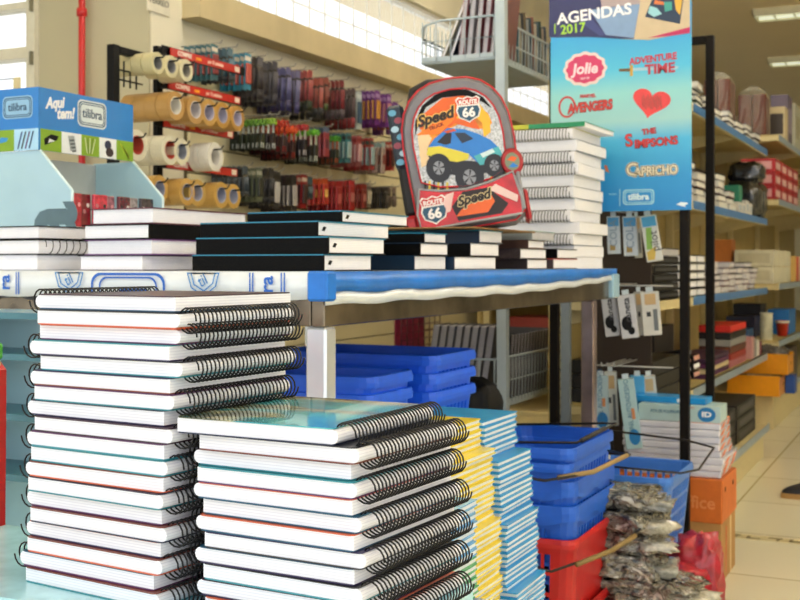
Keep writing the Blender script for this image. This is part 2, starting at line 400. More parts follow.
# ================================================================ BOOKLETS
BK={}
def booklet(label,x,y,z,rz,c,grp,w=.14,l=.17,t=.0094):
    if (c,w,l,t) not in BK:
        cm=mat('booklet_cover_'+c,c,.25,coat=.4,var=.05); pm=mat('booklet_pages','#dfe6ea',.5,var=.05)
        rt=thing('booklet',label,'booklet',(x,y,z),rz,grp)
        b=MB(); b.box(-w/2,w/2,-l/2,l/2,0,.0022,cm); b.box(-w/2,w/2,-l/2,l/2,t-.0022,t-.0002,cm); b.box(-w/2,-w/2+.002,-l/2,l/2,.0022,t-.0022,cm); b.build('cover',rt)
        b=MB(); b.box(-w/2+.002,w/2-.0015,-l/2+.0015,l/2-.0015,.0022,t-.0022,pm); b.build('pages',rt)
        BK[(c,w,l,t)]=rt; return rt
    return dup(BK[(c,w,l,t)],label,(x,y,z),rz,grp)
def bstack(xr,yc,z0,z1,c,cname,where,grp,steps,w=.16,l=.17,t=.0094):
    n=int((z1-z0)/t)
    for k in range(n):
        z=z0+k*t; top=n-1-k
        dx=0
        for (zz,s) in steps:
            if z<zz: dx=s
        cc,cn=(c(z) if callable(c) else (c,cname))
        booklet('thin %s booklet in %s, %s'%(cn,where,ordinal(top,n)),xr+dx-w/2+random.uniform(-.003,.003),yc+random.uniform(-.003,.003),z,random.uniform(-.02,.02)+ (PI if random.random()<.0 else 0),cc,grp,w,l,t)
bstack(-.70,1.695,.3605,.752,'#f0d93a','yellow','the yellow stack behind the notebooks','yellow booklets',[(.69,.022),(.585,.036)])
bstack(-.705,1.885,.3605,.737,'#2b9fe0','blue','the blue stack by the baskets','blue booklets',[(.665,.03),(.56,.042),(.45,.055)],w=.16,l=.16)
bstack(-.65,1.50,.3605,.655,lambda z:('#3f9a68','green') if .5<z<.56 else (('#5aa0dc','pale blue') if z>.56 else ('#3c6f9e','dark blue')),'','the short mixed stack nearest the front','mixed booklets',[(.6,.0)],w=.16,l=.17) if False else None
for i in range(28):
    z=.3605+i*.0105; cn,cc=(('green','#4aa873') if 14<=i<20 else (('pale blue','#6db0e4') if i>=20 else ('steel blue','#7f9fc8')))
    booklet('thin %s booklet in the low mixed stack, %s'%(cn,ordinal(27-i,28)),-.70+random.uniform(-.004,.004)+(.012 if i<14 else 0),1.555-.0+random.uniform(-.003,.003)-.035,z,random.uniform(-.02,.02),cc,'mixed booklets',.14,.13,.0103)
# ================================================================ HIGH TABLE
TX0,TX1,TY0,TY1=-2.02,-.93,1.66,3.50; TT=.985
ht=thing('display_table','high chrome legged display table under the blue and white printed cloth','table',(-1.475,2.58,0))
ox,oy=-1.475,2.58
def rel(x,y): return x-ox,y-oy
b=MB(); b.box(TX0+.01-ox,TX1-.01-ox,TY0+.01-oy,TY1-.01-oy,.955,TT-.001,C('#4a4a48')); b.build('tabletop',ht)
ap=mat('chrome_apron_painted_reflections','#6f6453',.2,metal=.7,var=.6,scale=12)  # dark brown mottling paints the chrome's reflections and highlights into its colour
for (x0,x1,y0,y1) in ((TX1-.028,TX1-.003,TY0+.005,TY1-.005),(TX0,TX0+.025,TY0+.005,TY1-.005),(TX0+.03,TX1-.03,TY0+.006,TY0+.03),(TX0+.03,TX1-.03,TY1-.03,TY1-.006)):
    b=MB(); b.bbox(x0-ox,x1-ox,y0-oy,y1-oy,.897,.953,ap,.002); b.build('apron_rail',ht)
lm=mat('scuffed_chrome_leg','#e2e8f0',.25,metal=.6,var=.1,scale=7)
lm2=mat('rusty_chrome_leg','#8f7f7c',.3,metal=.6,var=.35,scale=9)
for (x,y,m) in ((TX1-.022,TY0+.025,lm),(TX1-.028,3.30,lm2),(TX0+.025,TY0+.025,lm),(TX0+.025,TY1-.03,lm)):
    b=MB(); b.bbox(x-.018-ox,x+.021-ox,y-.019-oy,y+.019-oy,0,.896,m,.004); b.build('leg',ht)
# cloth
cloth_w=mat('white_printed_vinyl','#e6ecf0',.3,var=.03,coat=.3)
tc=thing('tablecloth','blue and white vinyl cloth with printed oval badge logos along the front edge','tablecloth',(ox,oy,TT))
b=MB(); b.box(TX0-.002-ox,TX1+.002-ox,TY0-.004-oy,TY1+.002-oy,-.0008,.004,cloth_w); b.build('cloth_top',tc)
def skirt(pts,drop,m,name,top=None,wm=None,thick=.0015):
    # pts list of (x,y) along edge, drop list z offsets
    b=MB(); n=len(pts)
    def band(z0s,z1s,mm,off):
        vs=[];fs=[]
        for i,(x,y) in enumerate(pts):
            w=.0035*math.sin(i*1.7)+.002*math.sin(i*.6)
            ax,ay=(pts[min(i+1,n-1)][0]-pts[max(i-1,0)][0]),(pts[min(i+1,n-1)][1]-pts[max(i-1,0)][1]); l=math.hypot(ax,ay) or 1
            nx,ny=ay/l,-ax/l
            for z,o in ((z0s[i],.002),(z1s[i],.002+abs(w)+off)):
                vs.append((x+nx*o,y+ny*o,z)); vs.append((x+nx*(o+thick),y+ny*(o+thick),z))
        for i in range(n-1):
            a=i*4;c=(i+1)*4
            fs+=[(a+1,c+1,c+3,a+3),(a,a+2,c+2,c),(a+2,a+3,c+3,c+2),(a,c,c+1,a+1)]
        b.add(vs,fs,mm,None,smooth=True)
    band(top or [.004]*n,drop,m,0)
    return b.build(name,tc)
N=40
pts=[(TX0-ox+(TX1-TX0)*i/N,TY0-.004-oy) for i in range(N+1)]
skirt(pts,[-.043-.002*math.sin(i*.9) for i in range(N+1)],cloth_w,'front_skirt')
N=60
pts=[(TX1+.001-ox,TY0-.004-oy+(TY1-TY0)*i/N) for i in range(N+1)]
def rd(i,a,b_):   # drop profile: deep at the corner, curls up at far end
    u=i/N
    return a+(b_-a)*u
bl=[-.030-.006*math.sin(i*.35)+(.012 if i>48 else 0)*0 for i in range(N+1)]
bl=[-.031+.016*max(0,(i/N-.55)/.45)**1.5+.002*math.sin(i*.8) for i in range(N+1)]
wl_=[z-.021+.006*max(0,(i/N-.5)*2) for i,z in enumerate(bl)]
skirt(pts,bl,M_CLOTHB,'side_skirt')
sk=skirt([(x,y) for x,y in pts],wl_,cloth_w,'side_skirt_hem',top=bl)
# far corner flap and blue corner
b=MB(); b.bbox(TX1-.03-ox,TX1+.012-ox,TY1-.07-oy,TY1+.004-oy,-.085,-.012,mat('pale_blue_vinyl','#9cc4dc',.3,coat=.3),.004); b.build('corner_flap',tc)
b=MB(); b.bbox(TX1-.026-ox,TX1+.013-ox,TY0-.015-oy,TY0+.02-oy,-.045,.005,M_CLOTHB,.004); b.build('corner_fold',tc)
# dark table edge below front skirt
# printed logos on the front skirt
PB=C('#1464c8',.35); PB2=C('#3f86c9',.35)
yf=TY0-.004-oy-.0078
def fpx(px): return onY(px,yf+oy)[1]-ox
b=MB(); fr=lambda x,z: faceNY(x,yf,z)
def arch(x0,x1,z0,z1,t,m):
    r=.5*(z1-z0); pts=[(x0,z0)]; 
    for i in range(7): a=PI-PI/2*i/6; pts.append((x0+r+r*math.cos(a),z1-r+r*math.sin(a)))
    for i in range(7): a=PI/2-PI/2*i/6; pts.append((x1-r+r*math.cos(a),z1-r+r*math.sin(a)))
    pts.append((x1,z0))
    n=len(pts); cx=(x0+x1)/2
    inn=[(cx+(x-cx)*((x1-x0)/2-t)/((x1-x0)/2), z0+(z-z0)*((z1-z0)-t)/(z1-z0)) for x,z in pts]
    vs=[(x,z,0.0004) for x,z in pts+inn]; b.add(vs,[(i+1,i,n+i,n+i+1) for i in range(n-1)],m,fr(0,0))
zt,zb=.002,-.04
b=MB(); arch(fpx(91),fpx(165),zb,zt-.001,.0045,PB); arch(fpx(99),fpx(157),zb,zt-.008,.003,PB); b.prism(rrect(fpx(147)-fpx(120),.012,.003,3,cx=(fpx(147)+fpx(120))/2,cy=-.033),0,.0005,PB,fr(0,0)); b.build('printed_badge',tc)
for c in (69,203,-60): 
    b=MB(); x=fpx(c); w=.034
    for k,(s_,m) in enumerate(((1,PB2),(.78,PB2))):
        pl=[(x-w*s_,zt),(x+w*s_,zt),(x+w*.8*s_,-.022*s_),(x+.002,-.040*s_),(x-w*.75*s_,-.025*s_)]
        outline(b,pl,.003,0,.0005,m,fr(0,0))
    text_into(b,'til',.03,PB2,fr(x-.001,-.012)@RZ(.5),sx=.8); b.build('printed_shield',tc)
for c,tx in ((267,'ra'),(5,'ra'),(-40,'tili')):
    b=MB(); x=fpx(c)
    for dx in (-.034,-.028,.028,.034): b.box(x+dx-.0012,x+dx+.0012,zb,zt,0,.0005,PB,fr(0,0))
    text_into(b,tx,.036,PB,fr(x,-.018)@RZ(PI/2),off=.0006); b.build('printed_lettering',tc)
# ================================================================ BOOKS ON THE TABLE
ZT=TT+.0045
def book(label,x0,x1,y0,y1,z,t,cover,spine='left',pages=M_PAGE,rz=0,top=None,grp=None,ribbon=False,spir=False):
    """hard-bound diary: spine on the -X edge ('left'), front edge ('front', the -Y edge) or +X"""
    cx,cy=(x0+x1)/2,(y0+y1)/2; w=(x1-x0)/2; l=(y1-y0)/2
    r=thing('diary',label,'diary',(cx,cy,z),rz,grp)
    b=MB(); c=.0022
    b.box(-w,w,-l,l,0,c,cover); b.build('back_cover',r)
    b=MB(); b.box(-w,w,-l,l,t-c-.0003,t-.0003,top or cover); b.build('front_cover',r)
    if spine:
        b=MB()
        if spine=='front': b.prism([(-w,-l),(w,-l),(w,-l+.004),(-w,-l+.004)],c,t-c-.0003,cover)
        elif spine=='left': b.box(-w,-w+.004,-l,l,c,t-c-.0003,cover)
        b.build('spine',r)
    b=MB(); b.box(-w+.005,w-.003,-l+(.0045 if spine=='front' else .003),l-.003,c,t-c-.0003,pages); b.build('pages',r)
    if ribbon:
        b=MB(); b.box(w-.0035,w-.0015,-l+.002,l,c,t-c-.0003,cover); b.build('closing_band',r)
        b=MB(); b.box(w-.003,w-.0022,-l+.01,-l+.022,c+.001,t*.75,M_BLACK,Matrix.Translation((0,0,0))); b.build('ribbon',r)
    if spir:
        b=MB(); helix(b,-l,t/2,-w+.02,w-.02,12,.010,.011,.0008,M_WIRE); 
        o=b.build('spiral',r); o.rotation_euler=(0,0,PI/2); 
    return r
BKM=mat('black_leatherette','#060607',.6,var=.2,scale=300,bump=.1,spec=.12)
DB=C('#0f2c47',.3); MA=C('#5a1730',.35); PU=C('#6d3a78',.35); TE=C('#157c9c',.3); GR=mat('grey_edge_pages','#bcbcc2',.6)
# stack at far left
g='diaries at the left end of the table'
z=ZT
for k,(lb,t,cv,dx,dy,sp) in enumerate((('pale grey edged diary, lowest of the leftmost stack on the table',.030,C('#c4c6d0'),-.004,0,None),('white paged diary with dark cover, second in the leftmost stack on the table',.030,BKM,.0,.0,None),('dark covered diary, topmost of the leftmost stack on the table',.026,BKM,-.004,.004,None))):
    r=book(lb,-1.83+dx,-1.555+dx,1.685+dy,1.86+dy,z,t,cv,sp,rz=-.06,grp=g); z+=t
    if k==1: b=MB(); helix(b,.1385,t/2,-.08,.08,9,.011,.0145,.0009,M_WIRE); b.build('spiral',r)
# spiral bound agenda end showing between the stacks
mp=T3(-1.53,1.83,ZT+.031)@RZ(ANG)
# second stack
g='diaries in the second stack from the left'
z=ZT
for lb,t,x0,x1,y0,y1,cv,tp,sp in (
 ('lavender edged diary, lowest of the second stack from the left',.029,-1.475,-1.318,1.69,1.92,C('#8b8794'),C('#2a2338'),None),
 ('purple covered diary, second from the bottom of the second stack',.029,-1.462,-1.300,1.695,1.925,PU,PU,None),
 ('black covered diary with ribbon marker, second from the top of the second stack',.028,-1.465,-1.303,1.69,1.90,BKM,BKM,None),
 ('thick maroon covered diary, topmost of the second stack from the left',.030,-1.452,-1.300,1.70,1.99,MA,MA,None)):
    book(lb,x0,x1,y0,y1,z,t,cv,sp,rz=-.05,grp=g,top=tp,ribbon=(t==.028)); z+=t
# black diaries at the corner
g='black diaries at the table corner'
z=ZT
for k,(lb,x0,x1,y0,y1,t,tp) in enumerate((
 ('black spined diary at the table corner, lowest of its stack',-1.212,-.942,1.684,1.86,.029,TE),
 ('black spined diary at the table corner, second from the bottom',-1.208,-.936,1.69,1.90,.030,TE),
 ('black spined diary with blue cover at the corner, third from the bottom',-1.205,-.962,1.70,1.97,.027,TE),
 ('thin dark diary with bright blue cover, topmost at the table corner',-1.17,-.97,1.80,2.07,.022,TE))):
    r=book(lb,x0,x1,y0,y1,z,t,BKM,'front',top=tp,rz=-.02,grp=g); z+=t
    b=MB(); w=(x1-x0)/2; l=(y1-y0)/2
    b.prism([(-.006,-.003),(.0,.004),(.009,.003),(.003,-.004)],0,.0006,M_BLACK,facePX(w-.0028,-l+.025,t*.5)); b.build('ribbon_tip',r)
# far groups along the right edge
def grp_stack(gname,items):
    z=ZT
    for (lb,px0,px1,xl,t,cv,tp,pg,xr) in items:
        d,y0=onX(px0,xr); d,y1=onX(px1,xr)
        book(lb,xl,xr,y0,y1,z,t,cv,'front' if cv else None,pages=pg or M_PAGE,top=tp,grp=gname); z+=t
P=M_PAGE
G1='diaries in front of the backpack'
grp_stack(G1,(('dark blue diary, lowest before the backpack, nearest stack',414,447,-1.20,.030,DB,DB,None,-.965),
 ('black diary with white pages, middle before the backpack, nearest stack',420,449,-1.19,.026,BKM,DB,None,-.955),
 ('black diary, upper one before the backpack, nearest stack',424,447,-1.19,.022,BKM,TE,None,-.975)))
G2='diaries under the backpack'
grp_stack(G2,(('dark diary with orange page mark, lowest under the backpack',454,497,-1.19,.030,DB,BKM,None,-.955),
 ('black diary with orange marker, middle one under the backpack',470,500,-1.19,.031,BKM,DB,None,-.958),
 ('teal covered diary, topmost under the cardboard and backpack',479,503,-1.23,.030,DB,TE,None,-.963)))
G3='diaries behind the backpack stack'
gl=mat('glittery_dark_cover','#3b3236',.3,var=.6,scale=400)
grp_stack(G3,(('glittery black diary, lowest beside the white spiral notebooks',527,548,-1.16,.026,gl,gl,None,-.965),
 ('glittery black diary, second beside the white spiral notebooks',520,547,-1.15,.027,gl,gl,None,-.965),
 ('brown glittery diary, third beside the white spiral notebooks',528,545,-1.15,.022,C('#5a4038'),C('#5a4038'),None,-.965),
 ('pale grey diary, topmost beside the white spiral notebooks',532,555,-1.17,.024,C('#9aa2a6'),C('#9fb6b4'),GR,-.958)))
G4='short diary stack at the far table edge'
grp_stack(G4,(('white paged diary with red edge, lowest at the far table edge',553,577,-1.1,.028,C('#36262a'),C('#b23a30'),None,-.952),
 ('white paged diary with black spine, upper one at the far table edge',557,577,-1.09,.027,BKM,BKM,None,-.954)))
# tower of thick white notebooks
g='thick spiral notebooks in the tower beside the poster'
Lw,Mw,tw=.30,.262,.0338
yel=C('#c9c832',.35); grn=C('#1d8f5c',.35)
specs=[1,0,1,0,1,0,1,0,1,1,0,1]
for k in range(12):
    sp=specs[k]; a=-PI/2+random.uniform(-.02,.02) if sp else PI/2+random.uniform(-.02,.02)
    dx=random.uniform(-.012,.012); top=11-k
    off=-.008 if sp else .008
    cv=C(('#e8e8ec','#c7c9cf','#7c7f88','#d8d6d0')[k%4],.4)
    notebook('thick white paged spiral notebook in the tower by the poster, %s'%ordinal(top,12),T3(-1.092+dx,3.335+off,ZT+k*tw)@RZ(a),Lw,Mw,tw-.0005,cv if k<11 else yel,cv,'W',rx=.012,rz=.017,turns=26,wr=.0011,group=g)
r=thing('thin_notebook','thin notebook with yellow and green cover, on top of the white notebook tower','notebook',(-1.08,3.33,ZT+12*tw),-.03)
b=MB(); b.box(-.14,-.02,-.145,.145,.0125,.014,yel); b.box(-.02,.15,-.145,.145,.0125,.014,grn); b.box(-.14,-.02,-.146,-.144,0,.0125,yel); b.box(-.02,.15,-.146,-.144,0,.0125,grn); b.build('cover',r)
b=MB(); b.box(-.138,.148,-.143,.143,0,.0124,M_PAGE); b.build('pages',r)
# cardboard under the backpack
cb=MB(); cm=mat('brown_cardboard','#8a6a3e',.8,var=.1,bump=.05)
d0,y0=onX(450,-.95)
cb.bbox(-1.27,-.945,2.36,2.78,0,.004,cm,.0015); o=cb.build('cardboard_sheet'); o.location=(0,0,ZT+.0915); tag(o,'thin brown cardboard sheet lying between backpack and diaries','cardboard')
# ================================================================ COUNTER DISPLAY UNIT (left, on the table)
DX,DY0,DY1=-1.72,1.95,2.27; DXB=-1.93; XH=-1.81
cy_=mat('pale_cyan_acrylic','#a9cddb',.25,coat=.4,var=.05,scale=6); cyd=mat('pale_acrylic_inside','#c9cdc8',.3,var=.08,scale=8)
du=thing('counter_display','pale cyan display box with blue printed header standing at the left end of the table','display stand',(-1.825,2.11,ZT))
def side_panel(y,name):
    poly=[(DXB+1.825,0),(DX+1.825,0),(DX+1.825,1.163-ZT),(XH+1.825,1.253-ZT),(DXB+1.825,1.253-ZT)]
    b=MB(); b.prism(poly,-.003,.003,cy_,faceNY(0,y-2.11,0)); return b.build(name,du)
side_panel(DY0,'side_panel'); side_panel(DY1,'side_panel')
b=MB(); b.box(DXB+1.825,DXB+1.831,DY0-2.107,DY1-2.113,0,1.25-ZT,cyd); b.build('back_panel',du)
b=MB(); b.box(DXB+1.832,DX+1.825,DY0-2.107,DY1-2.113,0,.006,cy_); b.build('bottom_panel',du)
b=MB(); b.box(DX+1.818,DX+1.824,DY0-2.107,DY1-2.113,.006,.07,cyd); b.build('front_lip',du)
for y in (DY0,DY1):
    b=MB(); e=C('#d9eef2',.2); p0=(DX+1.825,1.163-ZT);p1=(XH+1.825,1.253-ZT)
    b.tube([(p0[0],y-2.11,0.0),(p0[0],y-2.11,p0[1]),(p1[0],y-2.11,p1[1])],.0036,e,6); b.build('edge_trim',du)
b=MB(); text_into(b,'a',.235,mat('grey_lettering','#587480',.4),faceNY(-1.782+1.825,DY0-2.11-.0035,1.085-ZT)@RZ(PI/2),off=.007); b.build('lettering',du)
for (y,z) in ((2.03,1.205),(2.10,1.06)):
    b=MB(); b.bbox(DXB+1.831,DXB+1.836,y-2.11-.012,y-2.11+.012,z-ZT-.01,z-ZT+.01,M_RED,.002); b.build('red_clip',du)
# header
HB=mat('header_blue_print','#1078c8',.3,coat=.3,var=.03); HG=mat('header_green_print','#7fa51c',.35); HL=mat('header_pale_print','#a8d4ee',.35); HW=mat('header_white_print','#e4eaec',.35)
hz0,hz1,hzm=1.254,1.393,1.302
b=MB(); b.box(XH+1.825-.006,XH+1.825,DY0-2.11,DY1-2.11,hz0-ZT,hz1-ZT,HB); b.box(DXB+1.805,XH+1.825,DY0-2.116,DY0-2.11,hz0-ZT,hz1-ZT,HB)
hd=b.build('header_board',du)
b=MB(); cells=[(HG,0),(HW,1),(HG,2),(HW,3),(HG,4)]
n=5; L_=DY1-DY0
dk=M_BLACK; 
widths=[.067,.066,.062,.062,.063]; y=DY0
for (m,k),w in zip(cells,widths):
    b.box(XH+1.825,XH+1.8253,y-2.11,y+w-2.11,hz0-ZT,hzm-ZT,m); F_=facePX(XH+1.8253,y+w/2-2.11,(hz0+hzm)/2-ZT)
    if k==0: b.prism([(-.02,-.012),(.018,.002),(.024,.012),(.0,.014),(-.022,.002)],0,.0004,M_BLACK,F_); b.prism([(-.01,-.006),(.012,.0),(-.006,.004)],.0004,.0007,HW,F_)
    if k==1:
        b.prism([(-.012,.016),(.008,.018),(.016,-.014),(-.004,-.018)],0,.0004,C('#9aa3a6'),F_)
        for q in range(4): b.prism([(-.008+q*.003,.008-q*.008),(.008+q*.002,.010-q*.008),(.009+q*.002,.006-q*.008),(-.007+q*.003,.004-q*.008)],.0004,.0007,C('#4a5256'),F_)
    if k==2:
        for q in range(5): b.prism([(-.02+q*.009,.018),(-.018+q*.009,.018),(-.010+q*.004,-.018),(-.012+q*.004,-.018)],0,.0004,C(('#d8dcc0','#3c4420')[q%2]),F_)
    if k==3:
        b.prism([( .012*math.cos(a*PI/6),.008+.011*math.sin(a*PI/6)) for a in range(12)],0,.0004,C('#1a2746'),F_); b.prism([(.006+.014*math.cos(a*PI/6),-.009+.011*math.sin(a*PI/6)) for a in range(12)],0,.0005,C('#2b1c22'),F_)
    if k==4:
        for q in range(3): b.prism([(-.02+q*.009,.015-q*.006),(-.016+q*.009,.016-q*.006),(.018,-.014-q*.001),(.014,-.018)],0,.0004,C(('#c6d63a','#55701a','#b7c93a')[q]),F_)
    y+=w
x=DXB+1.805; w=(XH+1.825-x)/2
for k,m in ((0,HG),(1,HL)):
    b.box(x+k*w,x+(k+1)*w,DY0-2.1164,DY0-2.116,hz0-ZT,hzm-ZT,m); F_=faceNY(x+(k+.5)*w,DY0-2.1164,(hz0+hzm)/2-ZT)
    if k==0: b.prism([(-.014,-.006),(.012,-.002),(.018,.006),(-.004,.008)],0,.0004,C('#2f8fd0'),F_)
    else:
        for q in range(4): b.prism([(-.026+q*.011,-.02),(-.022+q*.011,-.02),(-.010+q*.011,.018),(-.014+q*.011,.018)],0,.0004,C(('#203a7a','#1b1b24','#5a2a6a','#16305c')[q]),F_)
b.build('product_pictures',hd)
def logo(par,F_,w,h,name='badge_logo',ink='#20405e',fill='#d8e2e4',line='#16486f'):
    b=MB(); b.prism(rrect(w,h,h*.22),0,.0004,C(fill,.35),F_); outline(b,rrect(w*.93,h*.88,h*.2),h*.04,.0004,.0008,C(line,.35),F_)
    outline(b,rrect(w*.83,h*.72,h*.14),h*.03,.0004,.0008,C(line,.35),F_)
    text_into(b,'tilibra',h*.5,C(ink,.35),F_@T3(0,0,.0009),off=h*.002,sx=.95); return b.build(name,par)
d,ya=onX(92,XH); logo(hd,facePX(XH+1.8253,ya-2.11,1.352-ZT),.100,.062)
logo(hd,faceNY((DXB+XH)/2+1.825+.0,DY0-2.1163,1.351-ZT),.088,.050,fill='#8db9d8')
d,ya=onX(57,XH); b=MB(); text_into(b,'Aqui',.034,M_WHITE,facePX(XH+1.8254,ya-2.11-.008,1.363-ZT)@RZ(.15),shear=.35,off=.0012,sx=.9)
text_into(b,'tem!',.034,M_WHITE,facePX(XH+1.8254,ya-2.11+.026,1.343-ZT)@RZ(.12),shear=.35,off=.0012,sx=.9); b.build('lettering',hd)
# second header piece going left out of frame
b=MB(); b.box(DXB-.12+1.805,DXB+1.803,DY0-2.09,DY0-2.084,hz0-ZT,hz1-ZT-.004,mat('header_sky_print','#29a0dc',.3)); b.box(DXB-.1+1.805,DXB+1.80,DY0-2.0906,DY0-2.09,1.33-ZT,1.36-ZT,C('#c84a5a')); b.box(DXB-.1+1.805,DXB+1.797,DY0-2.0906,DY0-2.09,1.26-ZT,1.30-ZT,C('#1d3450')); b.build('header_wing',du)
# small glittery sachets inside the display
def sachet(lab,x,y,z,cl,k):
    t=thing('sachet',lab,'sachet',(x,y,z),random.uniform(-.1,.1),'sachets in the counter display')
    b=MB(); b.bbox(-.004,.004,-.022,.022,0,.075,C(cl,.15,var=.5,scale=90,coat=.5),.0015); b.build('pouch',t)
    b=MB(); 
    for q in range(3): b.prism([(-.012+.012*q+.005*math.cos(a*PI/4),.05-.014*(q%2)+.005*math.sin(a*PI/4)) for a in range(8)],0,.0005,C(('#e8e4e0','#1d1d24','#e8a0a8')[(q+k)%3]),facePX(.0041,0,0)); b.build('printed_dots',t)
for k in range(7):
    sachet('small %s glittery sachet in the counter display, %s from the near side'%(('red','dark red','crimson','pink','maroon','silver','dark')[k],nth(k+1)),-1.745-.012*(k%2),1.985+.042*k,ZT+.095,('#b0202c','#7a1424','#c43048','#a06a78','#5c1620','#9a9296','#3a3038')[k],k)
b=MB(); b.box(-1.80,-1.728,1.957,2.262,0,.0885,cyd); o=b.build('product_riser'); o.location=(0,0,ZT+.0062); tag(o,'pale block carrying the sachets inside the counter display','riser')
# peg hook with beige tag at the left window
for (py,nm) in ((82,'upper'),(170,'lower')):
    t=thing('tag_hook','%s thin wire hook with a beige card tag at the left window'%nm,'hook',(0,0,0),0,'wire hooks at the left window')
    d,x=onY(18,2.35); z=Zof(py,d)
    if nm=='lower': z=Zof(128+0,d) if False else z
    b=MB(); b.tube([(x-.3,2.36,z+.015),(x,2.36,z+.012)],.0015,M_WIRE,5); b.build('wire',t)
    b=MB(); b.bbox(x-.013,x+.013,2.345,2.348,z-.018,z+.012,C('#cdbf94',.6),.001); b.build('tag_card',t)
b=MB(); x=onY(-20,2.36)[1]; b.tube([(x,2.36,0),(x,2.36,1.6)],.012,C('#9a9a94',.3),8); o=b.build('hook_stand'); tag(o,'grey metal pole of the hook stand beyond the left picture edge','pole')
# ================================================================ TAPE RACK
XT=-2.3
tr=thing('tape_rack','black steel rack with hooks holding adhesive tape rolls before the slatted wall','rack',(XT,3.3,0))
b=MB(); b.bbox(-.014,.014,2.775-3.3,2.805-3.3,.02,1.672,M_BLACK,.002); b.build('post',tr)
b=MB(); b.bbox(-.06,-.04,3.06-3.3,3.09-3.3,.02,1.72,M_BLACK,.002); b.build('post',tr)
b=MB()
for zz in (1.70,1.59,1.463,1.33): b.box(-.05,-.006,3.065-3.3,3.085-3.3,zz-.01,zz+.01,M_BLACK)
b.build('rail_bracket',tr)
b=MB(); b.bbox(-.013,.013,2.806-3.3,3.06-3.3,1.648,1.670,M_BLACK,.002); b.build('top_bar',tr)
b=MB(); b.bbox(-.2,.2,2.76-3.3,2.82-3.3,0,.02,M_BLACK,.002); b.bbox(-.2,.2,3.05-3.3,3.10-3.3,0,.02,M_BLACK,.002); b.build('foot',tr)
b=MB()
for zz in (1.60,1.57): b.tube([(0,2.806-3.3,zz),(0,2.93-3.3,zz)],.003,M_WIRE,5)
for yy in (2.84,2.87,2.90): b.tube([(0,yy-3.3,1.55),(0,yy-3.3,1.63)],.003,M_WIRE,5)
b.build('wire_bracket',tr)
rows=[(1.70,1.625,.034,'#cfc596','#b9b08a',.036),(1.59,1.505,.048,'#b98f4c','#c9b090',.05),(1.463,1.362,.048,'#d9d3b4','#d9d3b4',.05),(1.33,1.235,.046,'#c49a50','#c0a070',.05)]
stripm=mat('red_price_strip','#c02a22',.35,coat=.3)
for i,(zs,zt_,rr,c1,c2,sp) in enumerate(rows):
    y0=onX((167,165,160,163)[i],XT)[1]; y1=onX((240,240,233,237)[i],XT)[1]
    b=MB(); b.box(-.012,-.006,y0-3.3-.015,y1-3.3+.04,zs-.014,zs+.016,M_BLACK); b.build('shelf_rail',tr)
    t=thing('price_strip','red price strip lettered COMPRE above the %s row of tape rolls'%('first (top)','second','third','fourth (lowest)')[i],'price strip',(XT,(y0+y1)/2,zs),0,'red price strips on the tape rack')
    L_=y1-y0; b=MB(); b.box(-.003,.001,-L_/2+.02,L_/2,-.013,.013,stripm); b.build('strip',t)
    b=MB(); F_=facePX(.0012,-L_/2+.02,0)
    text_into(b,'COMPRE',.021,C('#f0e6dc'),F_@T3(.075,0,0),off=.0008,sx=.95); text_into(b,'mais',.017,C('#f0b030'),F_@T3(.155,0,0),off=.0006)
    text_into(b,'por 12 unidades',.017,C('#f0d8c8'),F_@T3(.255,0,0),off=.0005,sx=.85); b.build('lettering',t)
    b=MB(); b.box(.0012,.0016,L_/2-.035,L_/2-.006,-.009,.009,C('#e8d8c8')); b.build('price_label',t)
def roll_mesh(r,w,c1,core):
    key=('roll',r,w,c1,core)
    if key in BK: return BK[key]
    tp=mat('tape_'+c1,c1,.3,coat=.4,var=.06); cr=mat('tape_core_'+core,core,.7)
    b=MB(); b.lathe([(r*.62,0),(r,0),(r,w),(r*.62,w)],tp,24,smooth=False,closed=True); o1=b.build('tape'); 
    b=MB(); b.lathe([(r*.56,-.0006),(r*.62,-.0006),(r*.62,w+.0006),(r*.56,w+.0006)],cr,24,smooth=False,closed=True); o2=b.build('core')
    BK[key]=(o1.data,o2.data); bpy.data.objects.remove(o1); bpy.data.objects.remove(o2); return BK[key]
hk=0
def tape_hook(row,px,zt_,r,w,n,c1,core,xe,cname,idx):
    d,y=onX(px,xe); x0=XT if xe>XT else XT
    # hook from the rack at XT-.12 outward (+X) to xe+.02
    t=thing('peg_hook','black wire hook of the tape rack, %s in the %s row'%(nth(idx+1),nth(row+1)),'hook',(0,0,0),0,'hooks on the tape rack')
    b=MB(); zz=zt_+r*.5; b.tube([(xe-w*n-.03,y,zz),(xe+.02,y,zz),(xe+.03,y,zz+.012)],.0028,M_WIRE,5); b.build('hook_wire',t)
    for k in range(n):
        a,c=roll_mesh(r,w-.0012,c1,core)
        x=xe-w*(k+1)
        q=thing('tape_roll','%s tape roll, %s hook of the %s row, %s from the front'%(cname,nth(idx+1),nth(row+1),nth(k+1)),'tape roll',group='tape rolls on the rack',M=T3(x,y+random.uniform(-.002,.002),zz-r*.56+.003)@RZ(random.uniform(-.05,.05))@RY(PI/2))
        link(a,'tape',q); link(c,'core',q)
